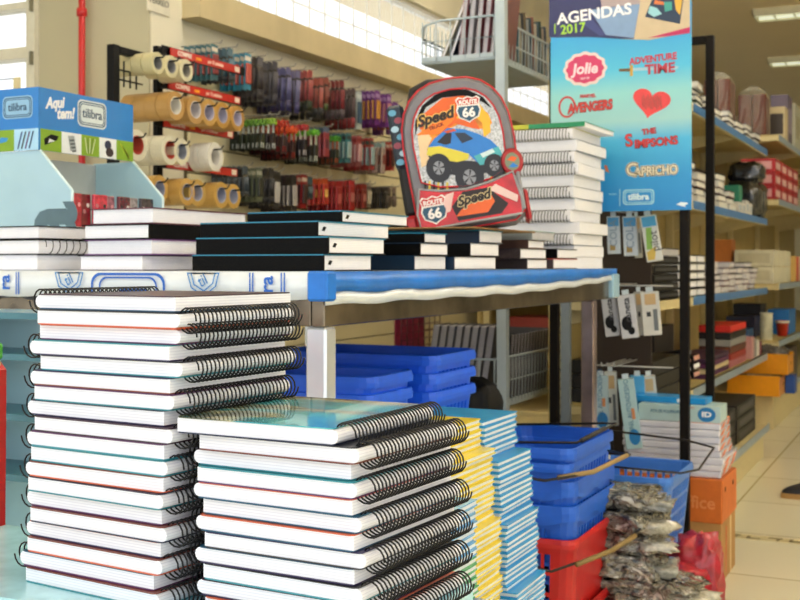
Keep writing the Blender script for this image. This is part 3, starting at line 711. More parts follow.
rowsdef=[[(158,.034,.020,8,'#c9c095','#8f8f8c','masking'),(172,.035,.022,4,'#d2c9a0','#8f8f90','masking'),(187,.036,.024,4,'#d6cfae','#9a968a','masking')],
 [(176,.046,.046,4,'#b88f52','#e2ddd0','brown packing'),(196,.046,.046,3,'#b58c50','#cfc8c8','brown packing'),(210,.044,.046,3,'#c0964f','#b9b4c8','brown packing'),(223,.044,.046,2,'#bd8f44','#b4b0c4','brown packing'),(238,.044,.046,2,'#b98c46','#c4bcd0','brown packing')],
 [(138,.047,.046,1,'#d4ceb6','#a83a2a','clear packing'),(170,.047,.046,3,'#dad6c0','#b0402c','clear packing'),(182,.042,.046,1,'#d8d2b8','#8d92a0','clear packing'),(216,.048,.02,4,'#e2e0d6','#d8d4cc','white')],
 [(160,.044,.046,2,'#c0984f','#9ea2b8','amber packing'),(187,.044,.046,2,'#c39a52','#a4a6ba','amber packing'),(198,.044,.046,1,'#b9954c','#a4a6ba','amber packing'),(222,.044,.046,3,'#c29a4e','#9ea2b8','amber packing'),(234,.042,.046,1,'#c29a4e','#9ea2b8','amber packing')]]
for ri,row in enumerate(rowsdef):
    for hi,(px,r,w,n,c1,core,cn) in enumerate(row):
        tape_hook(ri,px,rows[ri][1],r,w,n,c1,core,XT+.09,cn,hi)
# ================================================================ HANGING PACKS ON THE SLATTED WALL
PK={}
def pack_mesh(kind,c1,c2,c3,w=.062,h=.17):
    key=(kind,c1,c2,c3,w,h)
    if key in PK: return PK[key]
    A,B_,D_=C(c1,.3),C(c2,.3),C(c3,.3); b=MB(); clr=mat('plastic_film','#55524f',.15,coat=.4,var=.2)
    if kind=='pens':
        b.box(-.0015,.0015,-w/2,w/2,-.03,0,A)
        b.box(-.001,.001,-w/2,w/2,-h,-.03,clr)
        n=3
        for i in range(n):
            y=-w/2+w*(i+.5)/n
            b.tube([(.004,y,-.04),(.004,y,-.04-h*.5)],.0042,A,6); b.tube([(.004,y,-.04-h*.5),(.004,y,-h+.006)],.0042,B_,6)
    elif kind=='card':
        b.box(-.001,.001,-w/2,w/2,-h,0,A); b.bbox(.001,.010,-w*.36,w*.36,-h*.85,-h*.28,B_,.003); b.box(.001,.0016,-w*.42,w*.42,-h*.2,-h*.08,D_)
    elif kind=='scissors':
        b.box(-.001,.001,-w/2,w/2,-h,-h*.55,D_)
        for s in (-1,1):
            b.lathe([(.008,-.003),(.013,-.003),(.013,.003),(.008,.003)],A,12,T3(.004,s*.013,-.025)@RY(PI/2)@RZ(0),closed=True)
            b.prism([(-s*.004,-.035),(s*.006,-.035),(-s*.008,-h*.95),(-s*.010,-h*.95)],.002,.005,B_,facePX(0,0,0))
        b.bbox(0,.006,-w*.3,w*.3,-h*.8,-h*.5,D_,.002)
    elif kind=='bag':
        b.box(-.001,.001,-w/2,w/2,-.025,0,A); b.bbox(-.006,.006,-w/2,w/2,-h,-.022,B_,.005); b.box(.006,.0068,-w*.3,w*.3,-h*.7,-h*.4,D_)
    o=b.build('hanging_pack'); me=o.data; bpy.data.objects.remove(o); PK[key]=me; return me
def hook_packs(row,idx,y,z,n,kind,c1,c2,c3,desc,w=.07,h=.18,pitch=.014,rown=''):
    t=thing('wall_hook','wire hook on the slatted wall holding %s, %s row'%(desc,rown),'hook',(0,0,0),0,'hooks on the slatted wall')
    b=MB(); L_=n*pitch+.035; b.tube([(-2.57,y,z+.003),(-2.57+L_,y,z+.003),(-2.57+L_+.008,y,z+.014)],.0024,C('#8d8a80',.3),5); b.build('hook_wire',t)
    me=pack_mesh(kind,c1,c2,c3,w,h)
    for k in range(n):
        o=bpy.data.objects.new('hanging_pack',me); COL.objects.link(o)
        o.location=(-2.55+pitch*(k+.5),y+random.uniform(-.003,.003),z); o.rotation_euler=(random.uniform(-.03,.03),random.uniform(-.02,.06),random.uniform(-.1,.1))
        tag(o,'%s hanging on the slatted wall, %s row, %s from the wall'%(desc,rown,nth(k+1)),'hanging pack','packs of stationery hanging on the slatted wall')
def yX(px): return onX(px,-2.46)[1]
R1=[(206,'card','#3f6f7a','#8a3a3a','#d8d0c0','teal and red blister cards',.15),(222,'pens','#4a6a7a','#2a3036','#222222','grey green pen packs',.15),(240,'card','#2f7f9a','#b04a3a','#d8d0c0','cyan and red cards',.16),
 (252,'pens','#3a3436','#2b2528','#222222','dark brown pen packs',.20),(262,'pens','#4a4850','#33303a','#222222','charcoal pen packs',.20),(276,'pens','#5c5c88','#2f2c5a','#333333','navy blue pen packs',.21),(286,'pens','#6c6a90','#3a3668','#333333','indigo pen packs',.21),
 (298,'pens','#9a4648','#22301c','#111111','red topped black pen packs',.20),(309,'pens','#a05048','#1d1c1c','#111111','coral topped black pen packs',.20),(319,'pens','#8a4a40','#4a5a28','#111111','red topped green pen packs',.17),
 (330,'pens','#7c2830','#5a4c50','#111111','maroon topped pen packs',.20),(342,'pens','#5a4a4c','#8a1c24','#111111','red tipped pen packs',.21),(352,'card','#a8b4b8','#34506a','#c8d0d0','white and blue marker cards',.20),
 (366,'card','#6c2a86','#c08a3a','#b090c0','purple cards with yellow pens',.18),(378,'card','#7a3090','#c88a90','#b090c0','violet cards with pink pens',.18),(389,'card','#6a2a80','#a8583a','#a080b0','purple cards with orange pens',.18)]
R2=[(250,'scissors','#5a8a2a','#c8ccc8','#2a3020','green scissors packs',.15),(260,'scissors','#8ab83a','#d8dcd8','#2a2020','lime scissors packs',.16),(271,'scissors','#c83a2c','#8a1f1f','#30181c','red scissors packs',.17),(281,'scissors','#e0582a','#a03020','#30181c','orange scissors packs',.17),
 (292,'scissors','#c0303c','#c8c0c0','#201a20','crimson scissors packs',.17),(303,'scissors','#6cc02c','#d8dcc8','#20201c','bright green scissors packs',.18),(314,'bag','#50607a','#8c3038','#5a2430','blue and red sharpener bags',.15),(325,'scissors','#4aa02c','#c0603a','#283028','green and orange scissors packs',.16),
 (337,'card','#3a7a84','#9ab0b0','#283034','teal compass cards',.15),(348,'card','#a85a5c','#c8a0a0','#8a2028','dusty pink cards',.16),(360,'card','#a02a30','#98b4b8','#30504c','red cards with pale blister',.17),(372,'bag','#8aa4a8','#a8948c','#7a2a28','pale bags of erasers',.17),(385,'card','#a02024','#4a2020','#c0b0a0','bright red cards',.16)]
R3=[(232,'pens','#3c4852','#28323c','#222222','steel blue pen packs',.13),(246,'card','#5c6450','#2c302a','#a8a898','olive marker cards',.15),(258,'pens','#2a2a2e','#222226','#111111','black marker packs',.17),(269,'card','#3a3a3c','#b8b6b4','#222222','black and white correction cards',.17),
 (281,'card','#302c2e','#a8a29e','#222222','black and silver stapler cards',.17),(292,'card','#8a1c22','#3a2426','#c8b8a8','dark red stapler cards',.16),(303,'pens','#41585e','#70383a','#222222','grey and red pen packs',.11),(313,'bag','#b84a24','#a82a24','#d8b060','orange red glue bags',.13),
 (327,'bag','#9a2028','#8c1c24','#b85a5a','dark red glue bags',.16),(340,'bag','#a02830','#941c20','#c07870','red putty bags',.16),(352,'bag','#8a2a28','#7c2824','#c07870','brick red bags',.13),(362,'card','#8a8478','#c4bca8','#5a4a48','beige cards',.12),(375,'bag','#3a3430','#2c2826','#605850','dark brown bags',.12),(387,'pens','#7a6a60','#8a4a34','#222222','brown pencil packs',.11)]
for rown,z,R_ in (('top',1.80,R1),('middle',1.585,R2),('bottom',1.375,R3)):
    for i,(px,kind,c1,c2,c3,desc,h) in enumerate(R_):
        hook_packs(0,i,yX(px),z+random.uniform(-.012,.012),random.choice((6,7,7)),kind,c1,c2,c3,desc,w=(.034 if kind=='pens' else .046),h=h*.86,pitch=.023,rown=rown)
# ================================================================ BACKPACK
def backpack():
    # local: u right (X), w up (Z), front facing -Y ; base at origin
    W,H,Dp=.265,.365,.11
    t=thing('school_backpack','grey and red child backpack with off-road car picture standing on the diaries','backpack')
    gr=mat('grey_nylon','#7d7b80',.6,var=.06,scale=40,bump=.1); rd=mat('red_piping','#c01826',.4); bk=mat('black_nylon','#141416',.6); pat=mat('blue_black_patterned_nylon','#1d2a38',.5)
    def outl(w,h,top=.42,n=12,inset=0):
        # arch shape: straight sides, rounded top, small rounded bottom corners
        w=w-2*inset; pts=[]; r=.03; z0=inset; ht=h-inset; za=z0+(ht-z0)*(1-top)
        pts+=[(-w/2+r*.2,z0+r*.6),(-w/2+r,z0)]; pts+=[(w/2-r,z0),(w/2-r*.2,z0+r*.6)]
        for i in range(n+1):
            a=PI*i/n; ex=.8; c,s=math.cos(a),math.sin(a)
            x=(abs(c)**ex)*(1 if c>=0 else -1)*(w*.5); z=za+(s**.85 if s>0 else 0)*(ht-za); pts.append((x*(1 if True else 1),z))
        return pts
    # body: lofted shell through depth
    secs=[(0.0,.93,.0),(.012,.985,.0),(.03,1,.0),(.08,1,.0),(.10,.97,0),(Dp,.90,0)]
    n=None; vs=[];fs=[]
    base=outl(W,H)
    n=len(base)
    for (y,s,_) in secs:
        for (x,z) in base: vs.append((x*s,y,(z-H/2)*s+H/2))
    for k in range(len(secs)-1):
        for i in range(n):
            j=(i+1)%n; fs.append((k*n+i,k*n+j,(k+1)*n+j,(k+1)*n+i))
    fs.append(tuple(range(n))[::-1]); fs.append(tuple((len(secs)-1)*n+i for i in range(n)))
    b=MB(); b.add(vs,fs,gr,smooth=False); body=b.build('body',t)
    # red piping loops
    b=MB(); b.tube([(x*.985,.004,(z-H/2)*.985+H/2) for x,z in base],.0024,rd,6,closed=True); b.build('piping',t)
    inn=[(x*.80,(z-.5*H)*.80+H/2+.004) for x,z in base]
    # front picture panel
    lo=.105
    panel=[p for p in inn if p[1]>lo]; zz=lo
    pz=[(p[0],max(p[1],lo)) for p in inn if p[1]>lo]
    poly=[(inn[0][0]*1.0,lo+.02),(-.06,lo+.002),(0,lo-.006),(.06,lo+.002),(inn[3][0]*1.0,lo+.02)]+[p for p in inn[4:] if p[1]>lo+.02]
    F_=faceNY(0,0,0)
    silver=mat('silver_glitter_vinyl','#b9b8b4',.2,metal=.35,var=.45,scale=220)
    b=MB(); b.prism(poly,0,.006,silver,F_); fp=b.build('picture_panel',t)
    b=MB(); b.tube([(x,-.0065,z) for x,z in poly],.0022,rd,6,closed=True); b.build('panel_piping',t)
    # flames
    b=MB(); OR=C('#e06018',.25); YE=C('#f0b428',.25); w0=.0062
    b.prism([(-.085,.25),(-.07,.285),(-.02,.315),(.03,.312),(.06,.29),(.045,.255),(.055,.225),(.03,.235),(.0,.25),(-.03,.235),(-.055,.25)],w0,w0+.0005,OR,F_)
    b.prism([(.005,.262),(.03,.30),(.06,.292),(.082,.25),(.078,.215),(.06,.205),(.062,.24),(.045,.262),(.03,.25)],w0+.0005,w0+.0009,YE,F_)
    b.prism([(-.095,.16),(-.092,.235),(-.07,.245),(-.06,.225),(-.075,.20),(-.07,.17)],w0,w0+.0006,C('#e8c89a'),F_)
    b.prism([(-.098,.235),(-.092,.27),(-.07,.305),(-.035,.326),(.0,.332),(.04,.325),(.075,.30),(.09,.27),(.07,.290),(.03,.312),(-.02,.316),(-.062,.30),(-.086,.262)],w0+.0002,w0+.0007,M_BLACK,F_); b.prism([(-.085,.225),(-.095,.19),(-.088,.16),(-.075,.19),(-.06,.21),(-.03,.235),(.02,.25),(.06,.225),(.085,.235),(.08,.26),(.05,.29),(.0,.30),(-.05,.285),(-.08,.255)],w0-.0002,w0+.0001,C('#e88a1c',.25,var=.35,scale=30),F_)
    b.build('flame_print',fp)
    # word
    b=MB(); text_into(b,'Speed',.036,C('#f0c060'),F_@T3(-.045,.272,w0+.0010)@RZ(.12),shear=.3,off=.0038,ext=.0002); b.prism([(-.095,.238),(-.04,.232),(.0,.26),(.005,.275),(-.03,.262),(-.07,.25)],w0+.0009,w0+.0013,C('#f07a1a'),F_)
    text_into(b,'Speed',.036,C('#2a1a10'),F_@T3(-.045,.272,w0+.0014)@RZ(.12),shear=.3,off=.0016); text_into(b,'TRUCK',.011,C('#7a1c10'),F_@T3(-.045,.25,w0+.0016)@RZ(.2),off=.0004); b.build('lettering',fp)
    # shield
    def shield(par,cx,cz,s,rot,nm,wd='ROUTE',w1=w0+.001):
        S=F_@T3(cx,cz,w1)@RZ(rot)@Matrix.Scale(s,4)
        out=[(-.5,.42),(-.38,.52),(-.2,.46),(0,.54),(.2,.46),(.38,.52),(.5,.42),(.44,.2),(.5,-.05),(.4,-.34),(.15,-.46),(0,-.56),(-.15,-.46),(-.4,-.34),(-.5,-.05),(-.44,.2)]
        b=MB(); b.prism(out,0,.0004/s,C('#f0e8e0'),S); b.prism([(x*.9,y*.9) for x,y in out if y>.15]+[],.0004/s,.0008/s,C('#c02a22'),S)
        lowr=[(x*.9,min(y*.9,.1)) for x,y in out if y<=.2]; lowr=[(.38,.12)]+[(x*.9,y*.9) for x,y in out[8:15]]+[(-.38,.12)]
        b.prism(lowr,.0004/s,.0008/s,C('#24506a'),S)
        text_into(b,wd,.24,C('#f4ece6'),S@T3(0,.28,.001/s),ext=.0003/s,off=.012,sx=.95); text_into(b,'66',.52,C('#f4ece6'),S@T3(0,-.16,.001/s),ext=.0003/s,off=.02); return b.build(nm,par)
    shield(fp,.036,.278,.058,-.08,'shield_badge')
    # off-road car print (raised, layered)
    car=MB(); BL=C('#2a78c8',.2); YL=C('#d8c838',.2); DK=C('#1b1a20',.3); TQ=C('#4aa8b0',.2); GYW=C('#8a8c92',.3); z1=w0+.001
    car.prism([(-.072,.205),(-.055,.222),(-.02,.242),(.02,.232),(.05,.215),(.075,.196),(.088,.178),(.07,.15),(.035,.15),(.02,.17),(-.01,.165),(-.05,.178),(-.078,.188)],z1,z1+.0006,BL,F_)
    car.prism([(-.078,.188),(-.072,.205),(-.045,.203),(-.005,.185),(.02,.172),(.015,.16),(-.01,.158),(-.05,.172)],z1+.0006,z1+.001,YL,F_)
    car.prism([(-.05,.213),(-.022,.232),(-.012,.228),(-.018,.205),(-.03,.203)],z1+.0006,z1+.001,DK,F_); car.prism([(-.006,.228),(.018,.224),(.036,.206),(.008,.200)],z1+.0006,z1+.001,C('#28364a'),F_)
    car.prism([(-.03,.235),(-.005,.238),(.0,.232),(-.022,.230)],z1+.001,z1+.0013,C('#d05028'),F_)
    car.prism([(.03,.165),(.09,.178),(.096,.158),(.07,.14),(.04,.142)],z1+.0006,z1+.001,TQ,F_); car.prism([(.045,.168),(.075,.175),(.08,.166),(.05,.158)],z1+.001,z1+.0014,C('#c8e0e0'),F_)
    car.prism([(-.075,.185),(-.03,.168),(.02,.155),(.07,.142),(.08,.125),(.02,.118),(-.06,.14)],z1,z1+.0005,DK,F_)
    for (cx,cz,r) in ((-.055,.152,.030),(.012,.118,.034),(.073,.135,.024)):
        car.prism([(cx+r*math.cos(a*PI/10),cz+r*1.15*math.sin(a*PI/10)) for a in range(20)],z1+.0008,z1+.0014,DK,F_)
        car.prism([(cx+r*.45*math.cos(a*PI/6),cz+r*.55*math.sin(a*PI/6)) for a in range(12)],z1+.0014,z1+.0018,GYW,F_)
        for a in range(5): car.prism([(cx,cz),(cx+r*.45*math.cos(a*1.257-.15),cz+r*.5*math.sin(a*1.257-.15)),(cx+r*.45*math.cos(a*1.257+.2),cz+r*.5*math.sin(a*1.257+.2))],z1+.0018,z1+.0021,DK,F_)
    car.build('car_print',fp)
    # bold black/yellow bars at panel bottom
    b=MB()
    for s,x0 in ((-1,-.098),(1,.045)):
        for k in range(6):
            x=x0+k*.010; zt=(.128-.0025*k if s<0 else .108+.004*k)
            b.prism([(x,zt-.026),(x+.005,zt-.026),(x+.009,zt),(x+.004,zt)],w0+.0005,w0+.001,C('#d0b83a' if k%2 else '#201c18'),F_)
    b.build('hazard_stripes',fp)
    # lower pocket
    pk=[(-.118,.012),(.118,.012),(.122,.05),(.112,.112),(.06,.098),(0,.090),(-.06,.096),(-.108,.108),(-.122,.05)]
    rdv=mat('glossy_red_print','#c01c24',.25,coat=.25,var=.35,scale=25)
    b=MB(); b.prism(pk,0,.018,rdv,F_); po=b.build('front_pocket',t)
    b=MB(); b.tube([(x,-.0185,z) for x,z in pk],.003,C('#9a9a9c',.5),6,closed=True); b.build('pocket_piping',po)
    b=MB(); w2=.0183
    b.prism([(-.03,.02),(.07,.02),(.09,.04),(.05,.085),(-.01,.085),(-.04,.055)],w2,w2+.0005,C('#241414'),F_)
    b.prism([(-.035,.03),(.04,.028),(.06,.05),(.055,.066),(.03,.058),(-.01,.052)],w2+.0005,w2+.001,OR,F_); b.prism([(.05,.08),(.068,.09),(.115,.055),(.11,.04)],w2,w2+.0006,C('#e8c8c0'),F_)
    b.prism([(-.05,.085),(-.03,.088),(-.045,.045),(-.065,.04)],w2,w2+.0006,C('#e8c0b8'),F_)
    b.build('pocket_print',po)
    b=MB(); text_into(b,'Speed',.032,C('#e0c890'),F_@T3(.012,.066,w2+.0012)@RZ(.1),shear=.3,off=.003,ext=.0002); text_into(b,'Speed',.032,C('#201410'),F_@T3(.012,.066,w2+.0018)@RZ(.1),shear=.3,off=.0012,ext=.0002); b.build('pocket_lettering',po)
    shield(po,-.082,.055,.062,.0,'shield_badge',w1=w2)
    # side strap loop: grey edge with round tag at the right
    b=MB(); b.lathe([(0,-.003),(.022,-.003),(.026,0),(.022,.003),(0,.003)],C('#a01820',.4),20,F_@T3(.115,.135,.016)@Matrix.Scale(1.25,4,(0,1,0))); ring=b.build('zip_tag',t)
    b=MB(); b.prism([(.115+.017*math.cos(a*PI/8),.135+.021*math.sin(a*PI/8)) for a in range(16)],.0192,.0198,C('#7a8468',.3),F_)
    b.prism([(.103,.14),(.115,.148),(.128,.142),(.12,.134)],.0198,.0202,OR,F_); b.prism([(.105,.124),(.116,.132),(.127,.122),(.115,.120)],.0198,.0202,BL,F_); b.build('tag_picture',ring)
    b=MB(); b.bbox(.118,.128,-.020,-.012,.02,.112,C('#8a8a8e',.5),.003); b.build('zip_band',t)
    # left side: patterned strap and black mesh pocket, red side panel at bottom
    pl=MB(); pl.bbox(-.156,-.116,.012,.10,.17,.325,pat,.008)
    for k in range(7): pl.prism([(-.143+(k%2)*.011+.010*math.cos(a*PI/4),.185+k*.020+.008*math.sin(a*PI/4)) for a in range(8)],-.0115,-.0108,C(('#5a9ab8','#a8c8d8','#8a3a4a')[k%3]),F_)
    pl.build('shoulder_strap',t)
    b=MB(); b.bbox(-.152,-.120,.02,.10,.055,.18,bk,.008); b.build('mesh_pocket',t)
    b=MB(); b.bbox(-.158,-.122,.01,.105,.0,.056,C('#b02028',.35,var=.4,scale=60),.01); b.build('side_panel',t)
    b=MB(); b.bbox(.127,.140,.02,.10,.0,.075,C('#b02830',.3),.006); b.build('side_panel',t)
    b=MB(); b.tube([(-.10,.09,.335),(-.09,.10,.372),(-.05,.10,.385),(0,.10,.378),(.02,.095,.36)],.010,bk,8); b.build('carry_handle',t)
    return t
bp=backpack()
d=2.55; rr_=ray(466)
bp.matrix_world=T3(-1.075+.078,2.43+.055,ZT+.0965)@RZ(.36)@RX(-.10)@RY(-.17)@T3(0,0,0)
# ================================================================ BLACK DISPLAY FRAME WITH POSTER
df=thing('display_rack','black steel tube rack that carries the hanging poster and brown back board','rack',(-.95,3.85,0))
fm=mat('black_brown_frame_paint','#120e0c',.6,var=.1,spec=.15)
fx=(-1.165,-.740); P4=[(-.738,3.6,1.73),(-.753,4.1,1.802),(-1.165,3.62,1.73),(-1.165,4.1,1.802)]
for (x,y,z) in P4: b=MB(); b.bbox(x-.014+.95,x+.014+.95,y-.014-3.85,y+.014-3.85,0,z,fm,.002); b.build('post',df)
b=MB(); b.bbox(-1.15+.95,-.768+.95,4.087-3.85,4.113-3.85,1.775,1.802,fm,.002); b.build('top_bar',df)
b=MB(); b.bbox(-1.15+.95,-.753+.95,3.588-3.85,3.612-3.85,1.70,1.73,fm,.002); b.build('top_bar',df)
for x in (-.746,-1.165): b=MB(); b.bbox(x-.01+.95,x+.01+.95,3.615-3.85,4.085-3.85,.03,.05,fm,.002); b.build('foot_bar',df)
bb=mat('dark_brown_board','#2e2118',.7,var=.1,scale=6)
b=MB(); b.box(-1.15+.95,-.93+.95,3.97-3.85,3.985-3.85,.30,1.30,bb); b.build('back_board',df)
# poster
PX0,PX1,PYy=-1.166,-.714,3.581
pz0,pz1=1.170,1.85
def postermat():
    m=bpy.data.materials.new('poster_blue_print'); m.use_nodes=True; nt=m.node_tree; b=nt.nodes['Principled BSDF']
    tc=nt.nodes.new('ShaderNodeTexCoord'); sp=nt.nodes.new('ShaderNodeSeparateXYZ'); nt.links.new(tc.outputs['Object'],sp.inputs[0])
    mr=nt.nodes.new('ShaderNodeMapRange'); mr.inputs[1].default_value=0; mr.inputs[2].default_value=.68; nt.links.new(sp.outputs[2],mr.inputs[0])
    rp=nt.nodes.new('ShaderNodeValToRGB'); e=rp.color_ramp.elements
    e[0].position=0; e[0].color=hexc('#2a86cc')+(1,); e[1].position=.85; e[1].color=hexc('#2f9ad8')+(1,)
    for p,c in ((.15,'#2f93d2'),(.33,'#48b0dc'),(.42,'#9ccccc'),(.55,'#8fcfd0'),(.66,'#4fbade')): q=e.new(p); q.color=hexc(c)+(1,)
    nt.links.new(mr.outputs[0],rp.inputs[0]); nt.links.new(rp.outputs[0],b.inputs['Base Color']); b.inputs['Roughness'].default_value=.35; return m
W_=PX1-PX0; H_=pz1-pz0
pt=thing('advertising_poster','large blue poster headed AGENDAS 2017 hanging on the black frame','poster',((PX0+PX1)/2,PYy,pz0))
b=MB(); b.box(-W_/2,W_/2,0,.004,0,H_,postermat()); pb=b.build('poster_board',pt)
def PP(px,py):   # photo position on the poster -> poster-local (u,v)
    d,x=onY(px,PYy); return x-(PX0+PX1)/2, Zof(py,d)-pz0
F_=faceNY(0,0,0)
def poly_px(b,pts,m,w0,w1): b.prism([PP(*p) for p in pts][::-1],w0,w1,m,F_)
b=MB()
NV=C('#20245a',.35); 
poly_px(b,[(549.3,-5),(690,-5),(690,33),(670,36),(649,40),(620,39),(590,37),(549.3,37.5)],C('#c9b594',.4),.0002,.0008)
poly_px(b,[(549.3,-5),(640,-5),(638,8),(634,39),(620,39),(590,37),(549.3,37.5)],NV,.0008,.0012)
poly_px(b,[(590,10),(640,4),(634,38),(606,35)],C('#7d9ac0',.35),.0012,.0016); poly_px(b,[(586,12),(606,35),(600,36),(580,22)],C('#38407a'),.0012,.0016)
poly_px(b,[(600,-4),(640,-4),(640,4),(602,8)],C('#aa9a9c'),.0012,.0016)
poly_px(b,[(654,-5),(684,-5),(680,24),(645,17)],C('#1f3450'),.0008,.0013)
poly_px(b,[(650,6),(657,8),(662,14),(654,17),(648,13)],C('#9ad0d8'),.0013,.0018); poly_px(b,[(664,2),(672,2),(672,10),(665,12)],C('#3a9a90'),.0013,.0018); poly_px(b,[(674,-4),(683,-4),(680,15),(676,10)],C('#e0b040'),.0013,.0018)
poly_px(b,[(655,0),(664,2),(664,5),(654,4)],C('#e07a3a'),.0013,.0018)
poly_px(b,[(648,38),(690,27),(690,33),(670,36)],C('#c02a60'),.0008,.0014)
b.build('photo_header',pt)
def ptext(par,body,px,py,size,c,rot=0,w=.0016,shear=0,off=0,sx=1,nm='lettering',b=None):
    u,v=PP(px,py); bb_=b or MB(); text_into(bb_,body,size,C(c,.35),F_@T3(u,v,w)@RZ(rot),shear=shear,off=off,sx=sx)
    if b is None: return bb_.build(nm,par)
px1=.0032   # metres per photo pixel on the poster
ptext(pt,'AGENDAS',594,14.5,px1*15.5,'#f2f2f4',.05,w=.0022,off=.0012,sx=1.08,nm='heading')
ptext(pt,'2017',573,29,px1*13,'#a8d83c',.04,w=.0022,off=.0008,sx=1.0,nm='year')
b=MB(); poly_px(b,[(554.5,24),(555.6,24),(555.6,34),(554.5,34)],C('#a8d83c'),.0018,.0022); b.build('year_bar',pt)
# Jolie badge
b=MB(); u,v=PP(585,69)
def blob(rx,ry,n=24,am=.06,k=8): return [(u+rx*px1*(1+am*math.cos(k*2*PI*i/n))*math.cos(2*PI*i/n),v+ry*px1*(1+am*math.cos(k*2*PI*i/n))*math.sin(2*PI*i/n)) for i in range(n)]
b.prism(blob(22,17,64,.04,12),.0,.0006,C('#ead0cc'),F_); b.prism(blob(19,14,64,.04,12),.0006,.0011,C('#cc3a68'),F_)
text_into(b,'Jolie',px1*15,C('#f4d8e0'),F_@T3(u,v,.0013),off=.0014,shear=.15); text_into(b,'agenda',px1*3.5,C('#f4d8e0'),F_@T3(u,v-px1*9,.0013)); b.build('round_badge',pt)
# Adventure Time
b=MB(); ptext(None,'ADVENTURE',653,59,px1*9,'#c03848',.05,w=.0008,off=.0012,sx=.9,b=b); ptext(None,'TIME',660,69,px1*13,'#b83040',.02,w=.0012,off=.0015,sx=1.05,b=b)
poly_px(b,[(619,69),(630,68.2),(630,71.5),(619,71.5)],C('#6a4a20'),.0004,.0008); poly_px(b,[(630,65),(633,65),(633,76),(630,76)],C('#c8a040'),.0004,.0009); poly_px(b,[(633,68),(677,66),(679,67),(677,69),(633,71)],C('#a8c8d8'),.0003,.0006); b.build('sword_wordmark',pt)
# Avengers
b=MB(); ptext(None,'MARVEL',588,96,px1*4.5,'#c83a3a',.0,w=.0008,off=.0008,b=b); ptext(None,'AVENGERS',590,107,px1*13,'#7a1c1c',.05,w=.0006,off=.003,sx=.72,shear=.08,b=b); ptext(None,'AVENGERS',590,107,px1*13,'#d84036',.05,w=.0014,off=.0008,sx=.72,shear=.08,b=b)
u,v=PP(567,107); outline(b,[(u+px1*9*math.cos(a*PI/12),v+px1*11*math.sin(a*PI/12)) for a in range(24)],px1*2,.0002,.0007,C('#c83a36'),F_); b.build('hero_wordmark',pt)
# heart
b=MB(); pts=[]
for i in range(40):
    a=2*PI*i/40; x=16*math.sin(a)**3; y=13*math.cos(a)-5*math.cos(2*a)-2*math.cos(3*a)-math.cos(4*a); pts.append((x*1.2,y*1.0))
u,v=PP(651,102); R2_=RZ(-.22); pts=[((R2_@Vector((x,y,0))).x*px1*.98+u,(R2_@Vector((x,y,0))).y*px1*.98+v) for x,y in pts]
b.prism(pts,0,.0008,C('#e0403e',.35),F_)
for q in range(13):
    x0=-9+q*1.5; b.prism([(u+px1*(x0),v+px1*(5.5+2*math.sin(q*2.1))),(u+px1*(x0+.5),v+px1*(5.5+2*math.sin(q*2.1))),(u+px1*(x0+.5+1.0),v-px1*(6-1.5*math.cos(q*1.7))),(u+px1*(x0+1.0),v-px1*(6-1.5*math.cos(q*1.7)))],.0008,.0013,C('#7a4a3c'),F_)
b.build('heart_print',pt)
# The Simpsons wordmark
b=MB()
for off,c,w in ((.0022,'#2a1414',.0006),(.0010,'#d03a3c',.0014)):
    ptext(None,'THE',649,131.5,px1*7.5,c,.08,w=w,off=off*.7,b=b); ptext(None,'S',629,141,px1*17,c,.1,w=w,off=off,b=b); ptext(None,'IMPSONS',656,142.5,px1*11,c,.06,w=w,off=off,sx=.95,b=b)
b.build('cartoon_wordmark',pt)
# Capricho
b=MB()
for off,c,w in ((.0045,'#e8e0c8',.0005),(.0030,'#2a241c',.0011),(.0008,'#efe2c4',.0018)):
    ptext(None,'C',632,170,px1*17,c,.0,w=w,off=off,b=b); ptext(None,'APRICHO',656,171,px1*12,c,.03,w=w,off=off,sx=.82,b=b)
b.build('magazine_wordmark',pt)
# tilibra logo & small marks
u,v=PP(638.5,197); b=MB(); outline(b,rrect(px1*31,px1*15,px1*3.5,cx=u,cy=v),px1*1.1,.0,.0008,C('#a8dce8',.35),F_); outline(b,rrect(px1*27,px1*11,px1*2.2,cx=u,cy=v),px1*.7,.0,.0008,C('#a8dce8',.35),F_)
text_into(b,'tilibra',px1*8.8,C('#e8fafc',.35),F_@T3(u,v,.0008),off=.0009,sx=1.02)
poly_px(b,[(619.5,189),(620.2,189),(620.2,206),(619.5,206)],C('#a8dce8',.35),0,.0006)
ptext(None,'www.',613,194,px1*3.4,'#a8dce8',b=b,w=.0006); b.build('badge_logo',pt)
b=MB(); poly_px(b,[(676,204.5),(681,202),(687,202.5),(688,204),(685,205),(686,207),(681,206)],C('#e0ecf4',.35),0,.0006); b.build('small_emblem',pt)
b=MB(); 
for q in range(5): b.prism([(PP(604,169)[0]+px1*(q*.5),PP(604,169)[1]+px1*(4-q*.5)),(PP(604,169)[0]+px1*(3.5+q*.6),PP(604,169)[1]+px1*(3-q*2)),(PP(604,169)[0]+px1*(2+q*.5),PP(604,169)[1]-px1*(3-0*q))],0,.0006+q*.0001,C('#d07030'),F_)
b.build('orange_mark',pt)
